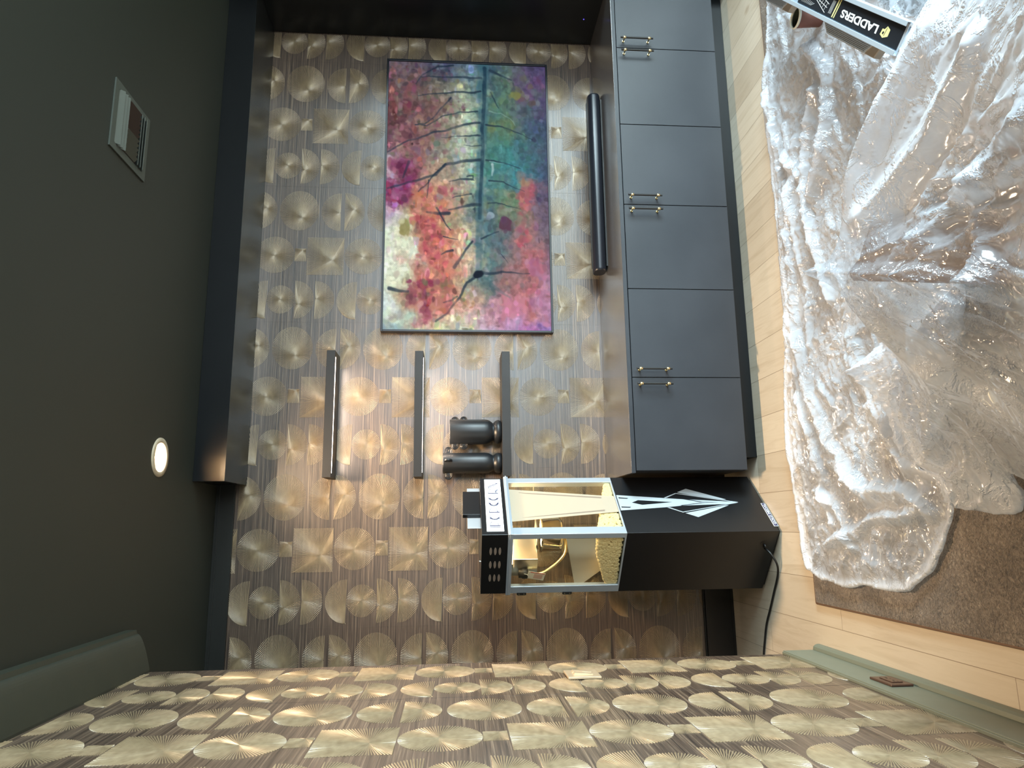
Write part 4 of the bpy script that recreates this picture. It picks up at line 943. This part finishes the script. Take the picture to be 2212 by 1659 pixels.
def h2(X, Y):
    k = np.clip(.45+.8*fbm(X*2.5, Y*2.5, 2, 61), .12, 1.1)
    rr = np.hypot(X-1.138, Y+2.099); th = np.arctan2(Y+2.099, X-1.138)
    sm = 1-.62*np.clip((X-1.15)/.10, 0, 1)*np.clip((1.75-X)/.1+1, 0, 1); sd = 1-.8*np.clip(1-pdist(X, Y, [(1.04,-1.95),(.93,-2.05),(.82,-2.15),(.74,-2.25)])/.15, 0, 1)**.5; sm = sm*sd
    h = base2(X, Y)+(crumple(th*.62+.12*rr, rr*.42, 1.5, 15)*np.clip(rr/.35, .12, 1.1)*(.5+.5*k)+crumple(X, Y, .42, 25)*k)*sm
    for P, wd, a in RID2: h = h+a*np.clip(1-pdist(X, Y, P)/wd, 0, 1)
    return np.maximum(h, .028)
B2 = [(0.693,-1.622),(0.685,-1.687),(0.622,-1.738),(0.552,-1.803),(0.534,-1.908),(0.530,-2.019),(0.569,-2.049),(0.633,-2.057),(0.581,-2.181),(0.516,-2.286),(.40,-2.6),(.5,-3.2),(1.9,-3.2),(2.1,-2.8),(1.95,-2.4),(1.70,-2.10),(1.45,-2.02),(1.20,-1.97),(1.13,-1.80),(1.03,-1.58),(.85,-1.58)]
def l2(X, Y):
    # a second, whiter layer lies over the far half; the near half is a single layer
    s_ = (X-1.138)*.72+(Y+2.099)*.69          # across the folds from the peak
    L = .56+.30*np.clip(fbm(X*3, Y*3, 3, 33), -1, 1)
    far = np.clip((X-1.13)/.08, 0, 1); L = np.maximum(L, .30+.66*far)
    fr_ = np.clip(1-pdist(X, Y, [(.9,-1.65),(.70,-1.70),(.60,-1.90),(.60,-2.02)])/.16, 0, 1); L = np.maximum(L, .80*fr_)
    side = np.clip(1-pdist(X, Y, [(1.04,-1.95),(.93,-2.05),(.80,-2.2),(.74,-2.35)])/.13, 0, 1)**.5; L = np.maximum(L, .88*side)
    dark = np.clip(1-pdist(X, Y, [(1.13,-2.14),(1.07,-2.26),(1.02,-2.40),(.95,-2.56)])/.13, 0, 1)**.5; dark = np.maximum(dark, np.clip(1-pdist(X, Y, [(1.02,-2.25),(.95,-2.40),(.91,-2.56)])/.09, 0, 1)**.5); L = L*(1-.92*np.clip(dark*1.15, 0, 1))*(.55+.45*np.clip(np.hypot(X-1.138, Y+2.099)/.05, 0, 1))
    return np.clip(L, 0, 1)
cloth('plastic_sheet', B2, .38, 2.15, -3.2, -1.55, .0065, h2, l2, 'milky plastic sheet tented to a point over the brown armchair', 'plastic sheet')

# ---------------------------------------------------------------- brown armchair under the sheet
ch = empty('armchair', (1.25, -2.75, 0), math.atan2(-.35, .93)); tag(ch, 'brown leather armchair showing through the tented plastic sheet', 'armchair')
Mi = ch.matrix_basis
def cz(x, y):       # how high the sheet lies there
    return float(base2(np.array([[x]]), np.array([[y]]))[0, 0])
Mw = Matrix.Translation((1.25, -2.75, 0)) @ Matrix.Rotation(math.atan2(-.35, .93), 4, 'Z')
def draped_block(name, x0, x1, y0, y1, zmax, drop):
    n1, n2 = 14, 14; vs = []; 
    for i in range(n1+1):
        for j in range(n2+1):
            x, y = x0+(x1-x0)*i/n1, y0+(y1-y0)*j/n2; wv = Mw@Vector((x, y, 0)); e = min(i, n1-i, j, n2-j)
            z = min(zmax, cz(wv.x, wv.y)-drop)-(.02 if e == 0 else 0); vs.append((x, y, max(z, .05)))
    k = (n1+1)*(n2+1); vs2 = vs+[(p[0], p[1], .03) for p in vs]
    fs = [(i*(n2+1)+j, (i+1)*(n2+1)+j, (i+1)*(n2+1)+j+1, i*(n2+1)+j+1) for i in range(n1) for j in range(n2)]
    per = [(i, 0) for i in range(n1+1)]+[(n1, j) for j in range(1, n2+1)]+[(i, n2) for i in range(n1-1, -1, -1)]+[(0, j) for j in range(n2-1, 0, -1)]
    pi = [i*(n2+1)+j for i, j in per]
    fs2 = [(pi[a], pi[(a+1) % len(pi)]+k, pi[a]+k) for a in range(0)]
    fs2 = [(pi[a]+k, pi[(a+1) % len(pi)]+k, pi[(a+1) % len(pi)], pi[a]) for a in range(len(pi))]
    m = MB(); m.add(vs2, fs+fs2, LEATHER, True); o = m.build(name, ch); return o
draped_block('armrest', -.352, -.20, -.50, .555, .48, .028)
draped_block('seat', -.195, .42, -.40, .53, .40, .045)
draped_block('backrest', -.195, .42, -.60, -.405, .60, .06)
for x, y in ((-.30, .42), (.32, .34), (-.30, -.38), (.32, -.50)):
    m = MB(); m.lathe([(.001, 0.0), (.018, 0.0), (.024, .045), (.001, .046)], BLACKM, (x, y, 0), 14); o = m.build('foot', ch); o.location = (0, 0, .021)

# ---------------------------------------------------------------- aluminium ladder lying behind the armchair
A, B = Vector((2.705, -1.298, .20))+.032*Vector((.6476, -.7550, -.1030)), Vector((1.70, -2.16, .20))+.032*Vector((.6476, -.7550, -.1030)); d = (B-A).normalized(); L = (B-A).length
mid = (A+B)/2; view = Vector((-.62, -.60, .50)).normalized(); nrm = (view-d*view.dot(d)).normalized(); ex = nrm.cross(d).normalized()
lt = empty('ladder', mid); lt.matrix_world = Matrix(((d.x, ex.x, nrm.x, mid.x), (d.y, ex.y, nrm.y, mid.y), (d.z, ex.z, nrm.z, mid.z), (0, 0, 0, 1)))
tag(lt, 'aluminium stepladder with a black and yellow sticker, lying behind the draped armchair', 'ladder')
hw = .044
LB = .50
m = MB(); m.box((-L/2, -hw, -.002), (LB, hw, 0), ALU)
for s_ in (-1, 1):
    m.box((-L/2, s_*hw-.0012, -.004), (LB, s_*hw+.0012, .010), ALU); m.box((-L/2, s_*(hw-.006)-.006, .008), (LB, s_*(hw-.006)+.006, .010), ALU)
m.build('side_rail', lt, bevel=.0008)
m = MB(); m.box((-L/2, -hw-.002, -.062), (LB, hw-.02, -.058), ALU)
for s_ in (-1, 1): m.box((-L/2, s_*hw*.8-.0012, -.075), (LB, s_*hw*.8+.0012, -.045), ALU)
m.build('side_rail', lt, bevel=.0008)
m = MB(); m.box((-.245, -hw+.013, .0002), (LB-.01, hw-.013, .0009), STICK); st = m.build('sticker', lt); tag(st, 'black sticker with white and yellow print')

SH = .032
m = MB()
for a, b_ in ((.045, .053), (.060, .066)):
    m.prism([(a, .005-SH, .0009), (b_, .005-SH, .0009), (b_+.012, .068-SH, .0009), (a+.012, .068-SH, .0009)], (0, 0, .0003), YELLOW)
m.build('stripe', st)
def bar(m, p, q, wd, mt, z=.0009):
    p, q = Vector((*p, z)), Vector((*q, z)); e = (q-p).normalized(); w_ = Vector((-e.y, e.x, 0))*wd/2; m.prism([p-w_, q-w_, q+w_, p+w_], (0, 0, .0003), mt)
m = MB()
for k_ in range(4): bar(m, (.018+.006*k_-.004, .012-SH), (.018+.006*k_+.004, .052-SH), .0012, WINK)
# little drawing of a ladder and fan of lines
bar(m, (-.200, .060-SH), (-.012, .008-SH), .0018, WINK); bar(m, (-.150, .064-SH), (-.001, .036-SH), .0018, WINK); bar(m, (-.150, .045-SH), (-.006, .024-SH), .0015, WINK)
for k_ in range(8):
    x = -.150+.018*k_; bar(m, (x, .050-SH-.0050*k_), (x+.012, .062-SH-.0032*k_), .0013, WINK)
for k_ in range(9): bar(m, (-.215+.010*k_, .010-SH), (-.205+.012*k_, .028-SH-.001*k_), .0009, WINK)
m.build('drawing', st); m = MB()
m.prism([(.375, .020-SH, .0009), (.395, .014-SH, .0009), (.420, .022-SH, .0009), (.420, .040-SH, .0009), (.400, .046-SH, .0009), (.390, .036-SH, .0009), (.378, .036-SH, .0009)], (0, 0, .0003), YELLOW)
m.prism([(.384, .024-SH, .0012), (.392, .022-SH, .0012), (.394, .030-SH, .0012), (.386, .030-SH, .0012)], (0, 0, .0002), STICK)
bar(m, (.398, .020-SH), (.402, .042-SH), .002, STICK, .0012); 
m.build('emblem', st)
text_mesh('lettering', 'LADDERS', WINK, .250, .0235, Matrix.Translation((.228, .0275-SH, .0010)) @ Matrix.Rotation(PI, 4, 'Z'), st, .03, .0003)
def step(a0, a1, b0, b1, nm):
    m = MB(); z = -.014; T = [(a0, -.008-SH, z), (a1, -.008-SH, z), (b1, -.046-SH, z), (b0, -.046-SH, z)]
    m.prism(T, (0, 0, -.022), ALU)
    for k_ in range(8):
        t_ = k_/7.5; y = -.010-SH-.034*t_; p, q = a0+(b0-a0)*t_+.004, a1+(b1-a1)*t_-.004
        m.prism([(p, y-.0012, z), (q, y-.0012, z), (q, y+.0012, z), (p, y+.0012, z)], (0, 0, .0028), ALU)
    s_ = m.build('step', lt)
    m = MB(); m.prism([(a1-.004, -.006-SH, z-.003), (a1+.040, -.004-SH, z-.003), (b1+.06, -.048-SH, z-.003), (b1-.004, -.048-SH, z-.003)], (0, 0, -.025), simple('step_end', (.30, .27, .23), .45, metal=.3) if 'step_end' not in MATS else MATS['step_end']); MATS['step_end'] = m.mats[0]
    m.build('end_cap', s_, bevel=.003)
step(-.035, .345, .030, .305, 's'); step(-.64, -.349, -.62, -.396, 's')

# ---------------------------------------------------------------- small brown cup under the ladder
t = empty('paper_cup', (2.455, -1.412, .0235)); tag(t, 'small brown cup with a cream rim standing below the ladder', 'cup')
m = MB(); m.lathe([(.001, 0), (.029, 0), (.037, .098)], CUPB, n=40); m.lathe([(.0345, .096), (.027, .012), (.001, .012)], DGREEN, n=40); m.build('body', t)
m = MB(); m.lathe([(.0375, .094), (.0405, .097), (.0405, .102), (.0375, .105), (.0345, .102), (.0345, .097), (.0375, .094)], CREAM, n=40); m.build('rim', t)
t = empty('x', (0, 0, 0)); bpy.data.objects.remove(t)
